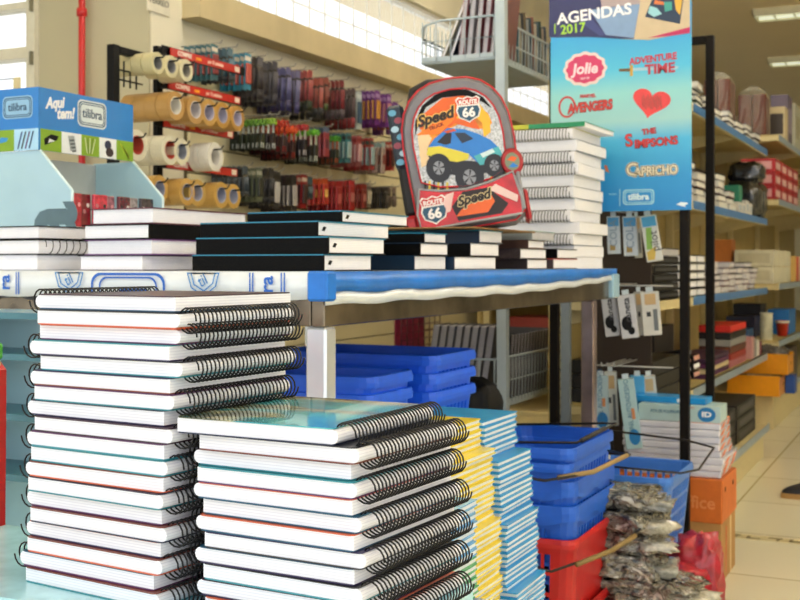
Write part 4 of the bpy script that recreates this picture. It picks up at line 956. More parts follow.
# ================================================================ WIRE BOOK STAND
ws=mat('pale_blue_grey_wire','#a9b6bc',.35,var=.04)
wx,wy=-1.405,3.76
st=thing('wire_book_stand','pale grey wire stand with book trays rising behind the display table','book stand',(wx,wy,0))
b=MB(); b.add([(-.0-.017,-.017,1.999+.2),(-.0+.017,-.017,2.2),(.017,.017,2.2),(-.017,.017,2.2),(-.005,-.017,0),(.029,-.017,0),(.029,.017,0),(-.005,.017,0)],[(0,1,2,3),(7,6,5,4),(0,4,5,1),(1,5,6,2),(2,6,7,3),(3,7,4,0)],ws); b.build('post',st)
b=MB(); b.box(-.25,.02,-.02,.02,0,.03,ws); b.box(-.02,.02,-.02,.5,0,.03,ws); b.build('base_bar',st)
def tray(x0,x1,y0,y1,z,h,nm='tray'):
    b=MB(); R_=.0035
    def ringpts(zz,e=0): return [(x0-e,y0-e,zz),(x1+e,y0-e,zz),(x1+e,y1+e,zz),(x0-e,y1+e,zz)]
    r_=.05
    top=[(x0+r_*0-.02,y0+.05,z+h-.05),(x0+.01,y0-.004,z+h-.015),(x0+.07,y0-.004,z+h),(x1,y0-.004,z+h),(x1+.004,y1,z+h),(x0,y1,z+h),(x0-.02,y1-.05,z+h-.05)]
    b.tube(top,R_*1.3,ws,6,closed=True); b.tube(ringpts(z),R_*1.3,ws,6,closed=True); b.tube(ringpts(z+h*.5),R_*.8,ws,5,closed=True)
    b.box(x0,x1,y0,y0+.004,z-.005,z+.018,ws); b.box(x1-.004,x1,y0,y1,z-.005,z+.018,ws)
    n=int((x1-x0)/.055)
    for i in range(n+1): x=x0+(x1-x0)*i/n; b.tube([(x,y0,z),(x,y0-.003,z+h-(.02 if i==0 else 0))],R_*.7,ws,5); b.tube([(x,y0,z-.004),(x,y1,z-.004)],R_*.7,ws,5)
    n=int((y1-y0)/.035)
    for i in range(n+1): y=y0+(y1-y0)*i/n; b.tube([(x1,y,z),(x1+.003,y,z+h)],R_*.7,ws,5); b.tube([(x0,y,z),(x0,y,z+h)],R_*.6,ws,5); b.tube([(x0,y,z-.004),(x1,y,z-.004)],R_*.5,ws,5)
    b.box(x0,x1,y0,y1,z-.0075,z-.0045,mat('pale_tray_sheet','#93a3ab',.4))
    return b.build(nm,st)
tray(-.30,-.024,0,.64,1.725,.145); tray(-.30,-.024,0,.64,.50,.17); tray(-.30,-.024,0,.64,1.28,.05) if False else None
# books in the upper tray
def upright(label,x,y,z,w,h,t,M2,c,page,grp,spiral=True,nm='spiral_notebook',cat='notebook'):
    """thin upright notebook: thickness along local X, depth along local Y, height Z"""
    r=thing(nm,label,cat,M=T3(x,y,z)@M2,group=grp)
    b=MB(); b.box(0,.0015,0,w,0,h,c); b.box(t-.0015,t,0,w,0,h,c); b.build('cover',r)
    b=MB(); b.box(.0016,t-.0016,.006,w-.003,.003,h-.003,page); b.build('pages',r)
    if spiral:
        b=MB(); n=int(h/.009)
        for i in range(n): z_=.006+i*.009; b.box(.001,t-.001,-.003,.008,z_,z_+.004,spiral)
        b.build('spiral',r)
    return r
sg=C('#b8b4b6',.4); 
g='notebooks standing in the upper wire tray'
lean=RY(-.10)
upright('wide cream backed notebook leaning at the left end of the upper wire tray',wx-.235,wy+.02,1.747,.21,.29,.012,RY(.42),C('#c9c3ae',.5),M_PAGE,g,None)
upright('navy covered notebook leaning behind the cream one in the upper tray',wx-.205,wy+.02,1.745,.21,.28,.014,RY(.36),C('#18263c',.3),M_PAGE,g,None)
for k in range(5):
    upright('upright notebook with %s cover in the upper wire tray, %s from the post'%(('red','grey','maroon','rose','brown')[k],nth(5-k)),wx-.165+k*.030,wy+.012,1.732,.20,.295,.018,RY(.10),C(('#8e2f35','#8d8d94','#6e2730','#a0606a','#6a3a34')[k],.4),C('#cfcfd4',.6),g,C('#c9c6ca',.4))
cc=('#4a5a6a','#8a7a5a','#2a6a7a','#b0a890','#3a3a40','#7a6a50','#9aa0a4','#2f4a5a','#8a5a4a','#c0b8a4','#50606a','#3a4a3a','#a09080','#2a3a4a')
for k in range(14):
    upright('%s notebook in the right side row of the upper wire tray, %s from the post'%(('slate','tan','teal','cream','charcoal','khaki','silver','petrol','rust','ivory','steel','moss','beige','navy')[k],nth(k+1)),wx-.035,wy+.22+k*.030,1.732,.20,.20+.01*(k%3),.016,RZ(PI/2)@RY(-.12)@Matrix.Rotation(0,4,'X'),C(cc[k],.4),C('#b8b4a8',.6),g+' along its right side',None)
# second-row notebooks in the lower tray (dark covers, grey spines)
g='grey spined notebooks in the lower wire tray'
dgs=C('#a9a5aa',.45)
for k in range(8):
    upright('dark upright notebook with grey spine in the lower wire tray, %s from the post'%nth(8-k),wx-.30+k*.030,wy+.008,.506,.15,.285,.024,RY(.15),C('#232127',.4),dgs,g,dgs)
for k in range(13):
    upright('dark notebook along the right side of the lower wire tray, %s from the post'%nth(k+1),wx-.04,wy+.17+k*.035,.506,.20,.25,.02,RZ(PI/2)@RY(.22),C('#1b1a1f',.4),dgs,'grey edged notebooks along the lower tray side',dgs)
# grey slotted upright behind
b=MB(); x_,y_=onY(566,3.95)[1],3.95; b.bbox(-.017,.017,-.012,.012,0,1.0,C('#7f8a92',.4),.002)
for k in range(28): b.box(-.020,-.017,-.004,.004,.06+k*.033,.07+k*.033,M_BLACK)
o=b.build('slotted_upright'); o.location=(x_,y_,0); tag(o,'grey slotted steel upright between the black frame post and the table leg','upright')
# magenta wire organiser on the wall
t=thing('wire_organizer','magenta mesh organizer hanging low on the slatted wall behind the table','organizer',(-2.55,0,0))
d,y0=onX(403,-2.52); d1,y1=onX(431,-2.52)
b=MB(); b.box(-.018,-.012,y0,y1,.50,.80,C('#8a1f4a',.4,var=.3,scale=40)); b.build('back_sheet',t)
b=MB()
for k in range(9): z=.5+k*.0375; b.tube([(.03,y0-.02,z),(.03,y1+.12,z)],.003,C('#5c1636',.4),5)
for k in range(8): y=y0-.02+(y1+.14-y0)*k/7; b.tube([(.03,y,.5),(.03,y,.8)],.003,C('#3a2028',.4),5)
for y in (y0,y1): b.tube([(-.018,y,.8),(.03,y,.8)],.003,C('#5c1636',.4),5)
b.build('wire_grid',t)
# ================================================================ SHOPPING BASKETS
def basket(name,label,loc,rz,LX,LY,H,m,grp=None,taper=.86,rim=.028,handle=None,slots=True,sides=(0,1,2,3),tilt=None,wav=False,rows=4):
    t=thing(name,label,'basket',M=T3(*loc)@RZ(rz)@(tilt or Matrix()),group=grp)
    # perimeter samples
    def loop(sx,sy,z,N=0):
        pts=[];r=.03; hx,hy=sx/2,sy/2
        def seg(p,q,n): 
            return [(p[0]+(q[0]-p[0])*i/n,p[1]+(q[1]-p[1])*i/n,z) for i in range(n)]
        nx=int(LX/.010)//2*2; ny=int(LY/.010)//2*2
        pts+=seg((-hx+r,-hy),(hx-r,-hy),nx)
        pts+=[(hx-r+r*math.sin(a),-hy+r-r*math.cos(a),z) for a in (0,PI/6,PI/3)]
        pts+=seg((hx,-hy+r),(hx,hy-r),ny)
        pts+=[(hx-r+r*math.cos(a),hy-r+r*math.sin(a),z) for a in (0,PI/6,PI/3)]
        pts+=seg((hx-r,hy),(-hx+r,hy),nx)
        pts+=[(-hx+r-r*math.sin(a),hy-r+r*math.cos(a),z) for a in (0,PI/6,PI/3)]
        pts+=seg((-hx,hy-r),(-hx,-hy+r),ny)
        pts+=[(-hx+r-r*math.cos(a),-hy+r-r*math.sin(a),z) for a in (0,PI/6,PI/3)]
        return pts,nx,ny
    zs=[0,.016]; body=H-rim-.016-.012
    for k in range(rows): zs+=[.016+body*(k+.12)/rows,.016+body*(k+.92)/rows]
    zs+=[H-rim,H-rim*.5]
    zs=sorted(set(round(z,5) for z in zs))
    vs=[];fs=[];n=None
    for z in zs:
        s=taper+(1-taper)*z/H-.03
        p,nx,ny=loop(LX*s,LY*s,z); n=len(p); vs+=p
    slotrow=set(i for i in range(len(zs)-1) if slots and any(abs(zs[i]-(.016+body*(k+.12)/rows))<1e-4 for k in range(rows)))
    for k in range(len(zs)-1):
        for i in range(n):
            skip=False
            if k in slotrow:
                j=i
                for (st_,cnt) in [((0,nx),(nx+3,ny),(nx+ny+6,nx),(2*nx+ny+9,ny))[q_] for q_ in sides]:
                    if st_<=j<st_+cnt and 2<=(j-st_)<cnt-2 and (j-st_)%3!=0: skip=True
            if not skip: fs.append((k*n+i,k*n+(i+1)%n,(k+1)*n+(i+1)%n,(k+1)*n+i))
    fs.append(tuple(range(n))[::-1])
    b=MB(); b.add(vs,fs,m); o=b.build('basket_body',t); mo=o.modifiers.new('s','SOLIDIFY'); mo.thickness=.003; mo.offset=0
    # rim: outward lip + downward flange
    b=MB(); vs=[];fs=[]
    prof=[(.965,H-rim*.6),(.972,H-.003),(.985,H),(1.0,H-.001),(1.012,H-rim*.5),(1.01,H-rim)]
    for (s,z) in prof:
        p,_,_=loop(LX*s,LY*s,z)
        if wav: p=[(x,y,z+(-.006*math.sin(i*.42) if z<H-rim*.4 else 0)) for i,(x,y,z) in enumerate(p)]
        vs+=p
    for k in range(len(prof)-1):
        for i in range(n): fs.append((k*n+i,k*n+(i+1)%n,(k+1)*n+(i+1)%n,(k+1)*n+i))
    b.add(vs,fs,m); o=b.build('rim',t); mo=o.modifiers.new('s','SOLIDIFY'); mo.thickness=.0025; mo.offset=0
    if handle:
        for hpts,grip in handle:
            b=MB(); b.tube(hpts,.0032,mat('dark_handle_wire','#2a2622',.4,metal=.4),6); h=b.build('handle',t)
            if grip: b=MB(); b.tube(grip[0],.006,C(grip[1],.5),8); b.build('grip',h)
    return t
BL2=mat('bright_blue_plastic','#1e66f6',.4,var=.05); BL3=mat('cobalt_blue_plastic','#1f62d4',.38,var=.06); BL4=mat('soft_blue_plastic','#4480d8',.35,var=.05)
# platform under the table
pf=thing('storage_box','plain brown carton hidden below the table under the blue baskets','box',(-1.35,2.35,0))
b=MB(); b.bbox(-.33,.32,-.45,.62,0,.485,mat('brown_cardboard','#8a6a3e'),.004); b.build('carton',pf)
def under(lbl,x0,x1,y0,y1,zt,H): return basket('shopping_basket',lbl,((x0+x1)/2,(y0+y1)/2,zt-H),0,x1-x0,y1-y0,H,BL2,'blue baskets under the table',rim=.022,taper=.88)
for k,l in enumerate(('topmost of the rear stack','middle of the rear stack','lowest of the rear stack')):
    under('bright blue shopping basket under the table, %s'%l,-1.45,-1.03,2.335,2.60,.797-.041*k,.215)
for k,l in enumerate(('topmost of the front stack','lowest of the front stack')):
    under('bright blue shopping basket under the table, %s'%l,-1.42,-1.035,2.04,2.25,.775-.036*k,.245)
# dark rucksack
def blob(label,name,cat,loc,sx,sy,sz,m,rz=0,amp=.12,seed=1,grp=None,sub=18,pw=.55,stripes=None,sc=3.0,tilt=None,fold=0):
    b=MB(); vs=[];fs=[]; n=sub*2; 
    for i in range(sub+1):
        ph=-PI/2+PI*i/sub
        for j in range(n):
            th=2*PI*j/n
            f=lambda c:(abs(c)**pw)*(1 if c>=0 else -1)
            v=Vector((f(math.cos(ph))*f(math.cos(th)),f(math.cos(ph))*f(math.sin(th)),f(math.sin(ph))))
            q=noise.noise(Vector((v.x*sc+seed*7.3,v.y*sc,v.z*sc*.7)))+.5*noise.noise(Vector((v.x*sc*2.7+seed,v.y*sc*2.7,v.z*sc*2)))
            if fold: q+=fold*abs(noise.noise(Vector((v.x*9+seed,v.y*9,v.z*4))))
            k=1+amp*q
            vs.append((v.x*sx/2*k,v.y*sy/2*k,max(-sz/2,v.z*sz/2*(1+amp*.6*q))+sz/2))
    for i in range(sub):
        for j in range(n): fs.append((i*n+j,i*n+(j+1)%n,(i+1)*n+(j+1)%n,(i+1)*n+j))
    b.add(vs,fs,m,smooth=True); o=b.build(name); 
    o.matrix_world=T3(*loc)@RZ(rz)@(tilt or Matrix())
    if label: tag(o,label,cat,grp)
    return o
rk=blob('black rucksack with red edge under the table beside the blue baskets','rucksack','bag',(-1.17,2.82,.487),.22,.18,.215,M_BLACK,amp=.1,seed=3)
b=MB(); b.tube([(.10,-.05,.03),(.095,-.06,.12),(.06,-.06,.19),(0,-.06,.21)],.006,C('#a83020'),6); b.build('piping',rk)
b=MB(); b.bbox(-.06,.0,-.04,.04,.19,.235,C('#1c2a6a',.5),.01); b.build('top_flap',rk)
# floor stack
bx0,bx1,by0,by1=-1.02,-.765,2.52,2.89; bcx,bcy=(bx0+bx1)/2,(by0+by1)/2
def hU(LX,LY,H,y,ext,z0,z1): # handle hinged on left/right rims; spans X, leaning toward +X
    return [(-LX/2,y,H-.01),(-LX/2+.02,y+ext,z0),(LX/2-.02,y+ext,z1),(LX/2,y,H-.01)]
FB=[]
W2,L2=bx1-bx0,by1-by0
for k,(zt) in enumerate((.20,.372)):
    hd=None
    if k==1: hd=[([(-W2/2-.004,-L2/2+.02,.23),(-W2/2+.05,-L2/2-.03,.205),(W2/2-.04,-L2/2-.045,.19),(W2/2+.06,-L2/2+.10,.215),(W2/2+.10,L2/2-.05,.245),(W2/2+.02,L2/2-.03,.247)],([(W2/2+.005,-L2/2+.0,.20),(W2/2+.06,-L2/2+.10,.216),(W2/2+.09,-L2/2+.2,.232)],'#8d7440'))]
    basket('shopping_basket','red shopping basket in the floor stack, %s'%('lower one, on the floor','upper one')[k],(bcx,bcy,(0,.372-.25)[k]),0,W2,L2,(.20,.25)[k],M_RED,'red baskets in the floor stack',sides=(0,2),rim=.02,handle=hd)
for k,(zt,tl) in enumerate(((.447,-.01),(.503,-.01),(.548,.01),(.580,.0))):
    hd=None
    if k==2: hd=[([(-W2/2-.004,-L2/2+.02,.23),(-W2/2+.03,-L2/2-.035,.225),(W2/2-.05,-L2/2-.04,.212),(W2/2+.035,-L2/2+.05,.222),(W2/2+.08,L2/2-.16,.24),(W2/2+.01,L2/2-.1,.236)],([(W2/2-.03,-L2/2-.01,.215),(W2/2+.035,-L2/2+.05,.223),(W2/2+.075,L2/2-.17,.24)],'#9c8350'))]
    if k==3: hd=[([(-W2/2+.0,L2/2-.04,.245),(W2/2-.03,L2/2-.01,.258),(W2/2+.01,L2/2-.03,.262),(W2/2-.02,-L2/2+.10,.245),(-W2/2+.02,-L2/2+.06,.238),(-W2/2,-L2/2+.1,.243)],([(W2/2+.0,L2/2-.10,.258),(W2/2-.015,-L2/2+.12,.247)],'#26221e'))]
    basket('shopping_basket','cobalt blue shopping basket in the floor stack, %s blue one'%('lowest','second from the bottom','second from the top','topmost')[k],(bcx+(.0,-.002,-.004,-.004)[k],bcy+(0,.002,-.003,.0)[k],zt-.243),0,W2-(0,0,.012,0)[k],L2,.243,BL3,'blue baskets in the floor stack',rim=(.040,.040,.02,.024)[k],handle=hd,wav=k<2,tilt=RX(tl))
# single soft-blue basket behind with wire handle
LXb,LYb=.27,.32; bxc,byc=-.80,3.215
hd=[([(LXb/2,-LYb/2+.10,.20),(LXb/2+.10,-LYb/2+.10,.225),(LXb/2+.115,-LYb/2+.2,.232),(LXb/2+.10,LYb/2+.0,.242),(LXb/2-.1,LYb/2+.01,.25),(-.05,LYb/2,.255)],None)]
sb=basket('shopping_basket','soft blue shopping basket with black wire handle in front of the white paper packs','',0,LXb,LYb,.21,BL4) if False else basket('shopping_basket','soft blue shopping basket with black wire handle in front of the white paper packs',(bxc,byc,.222),0,LXb,LYb,.21,BL4,None,rim=.022,handle=[([(-.06,-LYb/2+.02,.21),(-.05,-LYb/2-.01,.235),(LXb/2+.02,-LYb/2+.04,.222),(LXb/2+.055,-LYb/2+.10,.225),(LXb/2+.065,LYb/2-.05,.260),(LXb/2-.02,LYb/2-.02,.272),(-.10,LYb/2-.02,.285),(-.10,LYb/2-.02,.22)],None)])
b=MB(); b.lathe([(.010,-.003),(.014,0),(.010,.003),(.006,0)],BL4,14,T3(-.06,-LYb/2,.222)@RX(PI/2),closed=True); b.build('handle_eyelet',sb)
b=MB(); b.bbox(-.10,-.045,-LYb/2+.05,-LYb/2+.053,.0,.12,C('#e6dfc6',.6),.001); o=b.build('price_card'); o.matrix_world=T3(bxc+.01,byc-.02,.36); tag(o,'cream card standing inside the soft blue basket','card')
# plastic wrapped bag pile
wrap=bpy.data.materials.new('crinkled_clear_wrap'); wrap.use_nodes=True; nt=wrap.node_tree; bs=nt.nodes['Principled BSDF']
tcn=nt.nodes.new('ShaderNodeTexCoord'); v1=nt.nodes.new('ShaderNodeTexVoronoi'); v1.inputs['Scale'].default_value=38; nt.links.new(tcn.outputs['Object'],v1.inputs['Vector'])
n1=nt.nodes.new('ShaderNodeTexNoise'); n1.inputs['Scale'].default_value=26; n1.inputs['Detail'].default_value=6; n1.inputs['Distortion'].default_value=1.5; nt.links.new(tcn.outputs['Object'],n1.inputs['Vector'])
rpn=nt.nodes.new('ShaderNodeValToRGB'); e=rpn.color_ramp.elements; e[0].position=.33; e[0].color=hexc('#14140f')+(1,); e[1].position=.72; e[1].color=hexc('#d4d0c0')+(1,)
for p_,c_ in ((.44,'#5a564c'),(.52,'#9a9684'),(.58,'#5c4a3c'),(.63,'#c8c4b4')): q=e.new(p_); q.color=hexc(c_)+(1,)
nt.links.new(n1.outputs['Fac'],rpn.inputs['Fac']); nt.links.new(rpn.outputs['Color'],bs.inputs['Base Color']); bs.inputs['Roughness'].default_value=.15; bs.inputs['Coat Weight'].default_value=.8
bpn=nt.nodes.new('ShaderNodeBump'); bpn.inputs['Strength'].default_value=.9; bpn.inputs['Distance'].default_value=.01; nt.links.new(v1.outputs['Distance'],bpn.inputs['Height']); nt.links.new(bpn.outputs['Normal'],bs.inputs['Normal'])
zz=0
hs=[.058,.054,.062,.05,.056,.05,.058,.045]
for k,h in enumerate(hs):
    low=k<4
    sx=(.25 if low else .165)+random.uniform(-.02,.02); cx=(-.69 if low else -.735)+random.uniform(-.012,.012)
    o=blob('clear crinkled plastic bag in the pile by the red baskets, %s'%ordinal(len(hs)-1-k,len(hs)),'plastic_bag','bag',(cx,2.90+random.uniform(-.01,.01)-(.02 if low else 0),zz),sx,.19,h*1.12,wrap,rz=random.uniform(-.3,.3),tilt=RY(.10 if low else .05)@RX(random.uniform(-.06,.06)),amp=.34,seed=k+2,grp='clear plastic bags in the pile',pw=.5,sc=2.6,fold=.6,sub=20)
    b=MB(); w_=C(('#b8b4a4','#9a9a90','#c4bfae')[k%3],.15,coat=.8,var=.3,scale=80,bump=.3)
    pts=[]
    o2=blob(None,'bag_end','',(sx*.46,-.02,h*.25),.09,.12,h*.5,w_,rz=.2,amp=.5,seed=k+20,sub=8,fold=.8); o2.parent=o; o2.matrix_world=Matrix(); o2.matrix_local=T3(sx*.44,-.03,h*.25)@RZ(.3*(k%3-1))
    for kk in ('label','category'): 
        if kk in o2: del o2[kk]
    zz+=h
# red mesh bags
rm=mat('red_plastic_film','#b02434',.3,coat=.4,var=.3,scale=40,bump=.4)
for k,(x,y,z,sx,sy,h,l) in enumerate(((-.76,3.14,0,.36,.40,.115,'lowest, lying on the floor'),(-.75,3.16,.105,.34,.36,.11,'upper one under the soft blue basket'))):
    blob('red plastic bag of goods beside the carton, %s'%l,'red_bag','bag',(x,y,z),sx,sy,h,rm,amp=.24,seed=k+40,grp='red plastic bags',fold=.7,pw=.5)
b=MB()
o=blob('crumpled red plastic bag standing upright before the orange lidded carton','red_bag','bag',(-.61,3.13,.0),.13,.12,.27,rm,amp=.35,seed=51,fold=.8,pw=.6,sub=16)
# carton with orange lid
ct=thing('carton','brown carton with orange lid on the floor under the white paper packs','carton',(-.81,3.81,0))
cbm=mat('kraft_carton','#b0854c',.7,var=.06); orm=mat('orange_print_carton','#cc6a22',.55,var=.06)
b=MB(); b.bbox(-.17,.168,-.127,.13,0,.19,cbm,.002); b.build('carton_body',ct)
b=MB(); b.bbox(-.174,.172,-.131,.134,.188,.326,orm,.003); b.build('lid',ct)
b=MB(); text_into(b,'office',.055,C('#dc8a4e'),faceNY(.09,-.1312,.25),off=.001); b.build('lid_lettering',ct)
b=MB(); 
for yy in (-.08,.06): b.lathe([(0,0),(.008,0),(.008,.001),(0,.001)],M_BLACK,12,facePX(.1722,yy,.29))
b.prism([(-.03,-.08),(-.018,-.08),(-.012,.06),(-.028,.07)],0,.0006,C('#d05a1c'),facePX(.1682,-.02,.10)); b.box(.168,.1688,.03,.05,.0,.185,C('#d8c090')); 
b.prism([(-.03,-.004),(.03,-.004),(.03,.004),(-.03,.004)],0,.0006,C('#c87a3c'),faceNY(.03,-.1272,.155)); b.prism([(-.03,-.003),(.03,-.003),(.03,.003),(-.03,.003)],0,.0006,C('#c87a3c'),faceNY(.03,-.1272,.14)); b.build('print_marks',ct)
# paper packs
pw_=mat('white_shrink_wrapped_paper','#dcdce6',.18,coat=.6,var=.08,scale=14,bump=.2); po_=C('#dc7a58',.25,var=.3,scale=60)
zz=.327
for k in range(8):
    dx=random.uniform(-.008,.008)+(.0 if k>3 else .006); t=.0215
    r=thing('paper_pack','white wrapped paper pack with orange end on the carton, %s'%ordinal(7-k,8),'paper pack',(-.80+dx,3.80+random.uniform(-.005,.005),zz),random.uniform(-.03,.03),'white paper packs on the carton')
    b=MB(); b.bbox(-.155,.155,-.105,.105,0,t-.0008,pw_,.004); b.build('wrapped_ream',r)
    b=MB(); b.prism([(-.10,.003),(-.05,.003),(.0,t-.004),(-.05,t-.004)],0,.0008,po_,facePX(.1552,0,0)); b.prism([(.02,.003),(.06,.003),(.10,t-.004),(.06,t-.004)],0,.0008,po_,facePX(.1552,0,0))
    if k==7: b.box(.02,.154,-.10,.10,t-.001,t+.0002,C('#dd6a34',.3))
    b.build('orange_print',r); zz+=t
bxp=thing('product_box','pale cyan office product box with round blue emblem on the paper packs','box',(-.775,3.765,zz+.0003),.02)
b=MB(); b.bbox(-.135,.125,-.06,.075,0,.052,mat('pale_cyan_box','#b4cfd0',.4),.0015); b.build('box_body',bxp)
b=MB(); b.prism([(.082+.028*math.cos(a*PI/12),.026+.023*math.sin(a*PI/12)) for a in range(24)],0,.0005,C('#1a78b8'),faceNY(0,-.0602,0)); text_into(b,'ID',.022,M_WHITE,faceNY(.082,-.0608,.026),sx=1.4,off=.001); b.build('round_emblem',bxp)
b=MB(); text_into(b,'FITA DE POLIPROPILENO',.0135,C('#3f6f8a'),faceNY(-.035,-.0602,.030),sx=.8,off=.0003); text_into(b,'24 UNIDADES',.010,C('#c86a4a'),faceNY(.02,-.0602,.046),sx=.8); b.build('lettering',bxp)
bx2=thing('product_box','flat sky blue box lying on the pale cyan box','box',(-.82,3.79,zz+.0528),-.05)
b=MB(); b.bbox(-.11,.12,-.045,.05,0,.020,C('#1f8fd6',.35),.0015); b.build('box_body',bx2)
b=MB(); b.box(.03,.055,-.0456,-.045,.004,.016,M_WHITE); b.build('white_label',bx2)
# ================================================================ HANGING WHITE BOXES ON THE BACK BOARD
def hbox(label,px,py0,py1,y,wpx,tiltz,col,style,grp,dp=.05):
    d,x=onY(px,y); z1=Zof(py0,d); z0=Zof(py1,d); w=wpx/F*d; h=z1-z0
    r=thing('boxed_pack',label,'boxed pack',M=T3(x,y,z1)@RZ(.25)@RY(tiltz),group=grp)
    b=MB(); b.bbox(-w/2,w/2,-dp/2,dp/2,-h,-.012,C(col,.35,var=.04),.0015); b.build('box_body',r)
    b=MB(); b.box(-w*.2,w*.2,-.001,.001,-.0125,.004,mat('clear_tab','#c8d4da',.2)); b.build('hang_tab',r)
    b=MB(); Ff=faceNY(0,-dp/2-.0003,0)
    if style=='blue':
        b.prism([(-w*.42,-.045),(w*.42,-.045),(w*.42,-.016),(-w*.42,-.016)],0,.0005,C('#4a9ad0'),Ff); b.prism([(-w*.3,-h+.012),(w*.1,-h+.012),(w*.1,-h+.03),(-w*.3,-h+.03)],0,.0005,C('#b09048'),Ff)
        text_into(b,'COLA',w*.75,C('#7a94a8'),Ff@T3(0,-h*.5,.0003)@RZ(PI/2))
    if style=='yellow':
        b.prism([(-w*.42,-h*.3),(w*.42,-h*.3),(w*.42,-.016),(-w*.42,-.016)],0,.0005,C('#4aa8d8'),Ff); b.prism([(-w*.4,-h*.75),(-w*.05,-h*.75),(w*.1,-h*.32),(-w*.25,-h*.32)],0,.0006,C('#8ab84a'),Ff); b.prism([(-w*.42,-h+.006),(-w*.0,-h+.006),(w*.2,-h*.7),(-w*.42,-h*.8)],0,.0007,C('#d8b850'),Ff)
        text_into(b,'pilot',w*.7,C('#2a2a30'),Ff@T3(w*.15,-h*.6,.0009)@RZ(PI/2))
    if style=='black':
        text_into(b,'caneta',w*.55,C('#26262c'),Ff@T3(0,-h*.4,.0003)@RZ(PI/2),off=.0006)
        b.prism([(-w*.12+w*.3*math.cos(a*PI/8),-h*.68+w*.42*math.sin(a*PI/8)) for a in range(16)],0,.0005,M_BLACK,Ff); b.prism([(w*.1+w*.2*math.cos(a*PI/8),-h*.84+w*.24*math.sin(a*PI/8)) for a in range(16)],0,.0006,M_BLACK,Ff)
    if style=='grey':
        b.prism([(-w*.3,-h*.35),(w*.3,-h*.35),(w*.3,-h*.12),(-w*.3,-h*.12)],0,.0005,C('#c8a878'),Ff); b.prism([(w*.1,-h*.9),(w*.34,-h*.9),(w*.34,-h*.45),(w*.1,-h*.45)],0,.0005,C('#6a7074'),Ff); b.prism([(-w*.25,-h*.6),(-w*.02,-h*.6),(-w*.02,-h*.5),(-w*.25,-h*.5)],0,.0005,C('#2a2a2a'),Ff)
    if style=='sky':
        b.prism([(-w*.46,-h+.004),(w*.46,-h+.004),(w*.46,-h*.35),(-w*.46,-h*.35)],0,.0005,C('#2a94d0'),Ff)
    if style=='cyan':
        text_into(b,'VINIL AUTOADESIVO',w*.42,C('#2a6a90'),Ff@T3(0,-h*.42,.0003)@RZ(PI/2),sx=.85); b.prism([(w*.1+w*.34*math.cos(a*PI/8),-h*.84+w*.5*math.sin(a*PI/8)) for a in range(16)],0,.0005,C('#1a78b8'),Ff); b.prism([(w*.1,-h*.6),(w*.3,-h*.6),(w*.3,-h*.45),(w*.1,-h*.45)],0,.0005,C('#d88a50'),Ff)
    b.build('printed_label',r)
for i,(px,a,b_,y,w,ti,c,s_,l) in enumerate(((613,213,254,3.74,13,-.03,'#c4ccd2','blue','first from the left'),(629,213,256,3.75,14,-.05,'#ccd2d6','blue','second from the left'),(636,213,258,3.82,8,-.06,'#b8b4a8','grey','third from the left'),(647,212,262,3.73,16,-.16,'#dcdcd4','yellow','yellow green printed, rightmost'))):
    hbox('tall thin box hanging below the poster, upper row, %s'%l,px,a,b_,y,w,ti,c,s_,'thin boxes hanging on the back board')
for i,(px,a,b_,y,w,ti,c,s_,l) in enumerate(((608,292,336,3.74,15,-.12,'#c0c0c4','black','black logo, first from the left'),(625,291,338,3.72,17,-.12,'#c8c8cc','black','black logo, second from the left'),(638,288,335,3.84,10,-.1,'#a8a8a6','grey','third from the left'),(649,288,335,3.74,18,-.08,'#d2d0c8','grey','beige printed, rightmost'))):
    hbox('thin box hanging in the middle row, %s'%l,px,a,b_,y,w,ti,c,s_,'thin boxes hanging on the back board')
for i,(px,a,b_,y,w,ti,c,s_,l) in enumerate(((600,372,428,3.76,16,-.02,'#b4ccd0','cyan','leftmost'),(610,368,425,3.80,12,-.05,'#d4d6d0','grey','second from the left'),(625,375,448,3.70,16,-.13,'#a9c8cc','cyan','pale cyan with round emblem'),(637,372,426,3.80,14,-.03,'#3f9fd6','sky','bright blue one'),(648,372,424,3.86,13,-.10,'#c8c8c0','grey','rightmost'))):
    hbox('tall box hanging in the lowest row by the paper packs, %s'%l,px,a,b_,y,w,ti,c,s_,'tall boxes hanging on the back board')
for i,(py,n) in enumerate(((209,'upper'),(285,'middle'),(366,'lowest'))):
    t=thing('peg_hook','row of wire hooks on the brown board holding the %s row of boxes'%n,'hooks',(-1.04,3.97,0),0)
    b=MB()
    for k in range(3):
        x=(-1.0,-.93+.0,-.86)[k]; x=min(x,-.94)+(0 if k<2 else .0); z=Zof(py,3.75)
        b.tube([(x+1.04-.04*k,0,z),(x+1.04-.04*k,-.30,z),(x+1.04-.04*k,-.31,z+.012)],.0025,C('#b8b8b8',.3),5)
    b.tube([(-.05,-.25,z-.002),(.24,-.25,z-.002)],.0025,C('#b8b8b8',.3),5)
    b.build('hook_wire',t)
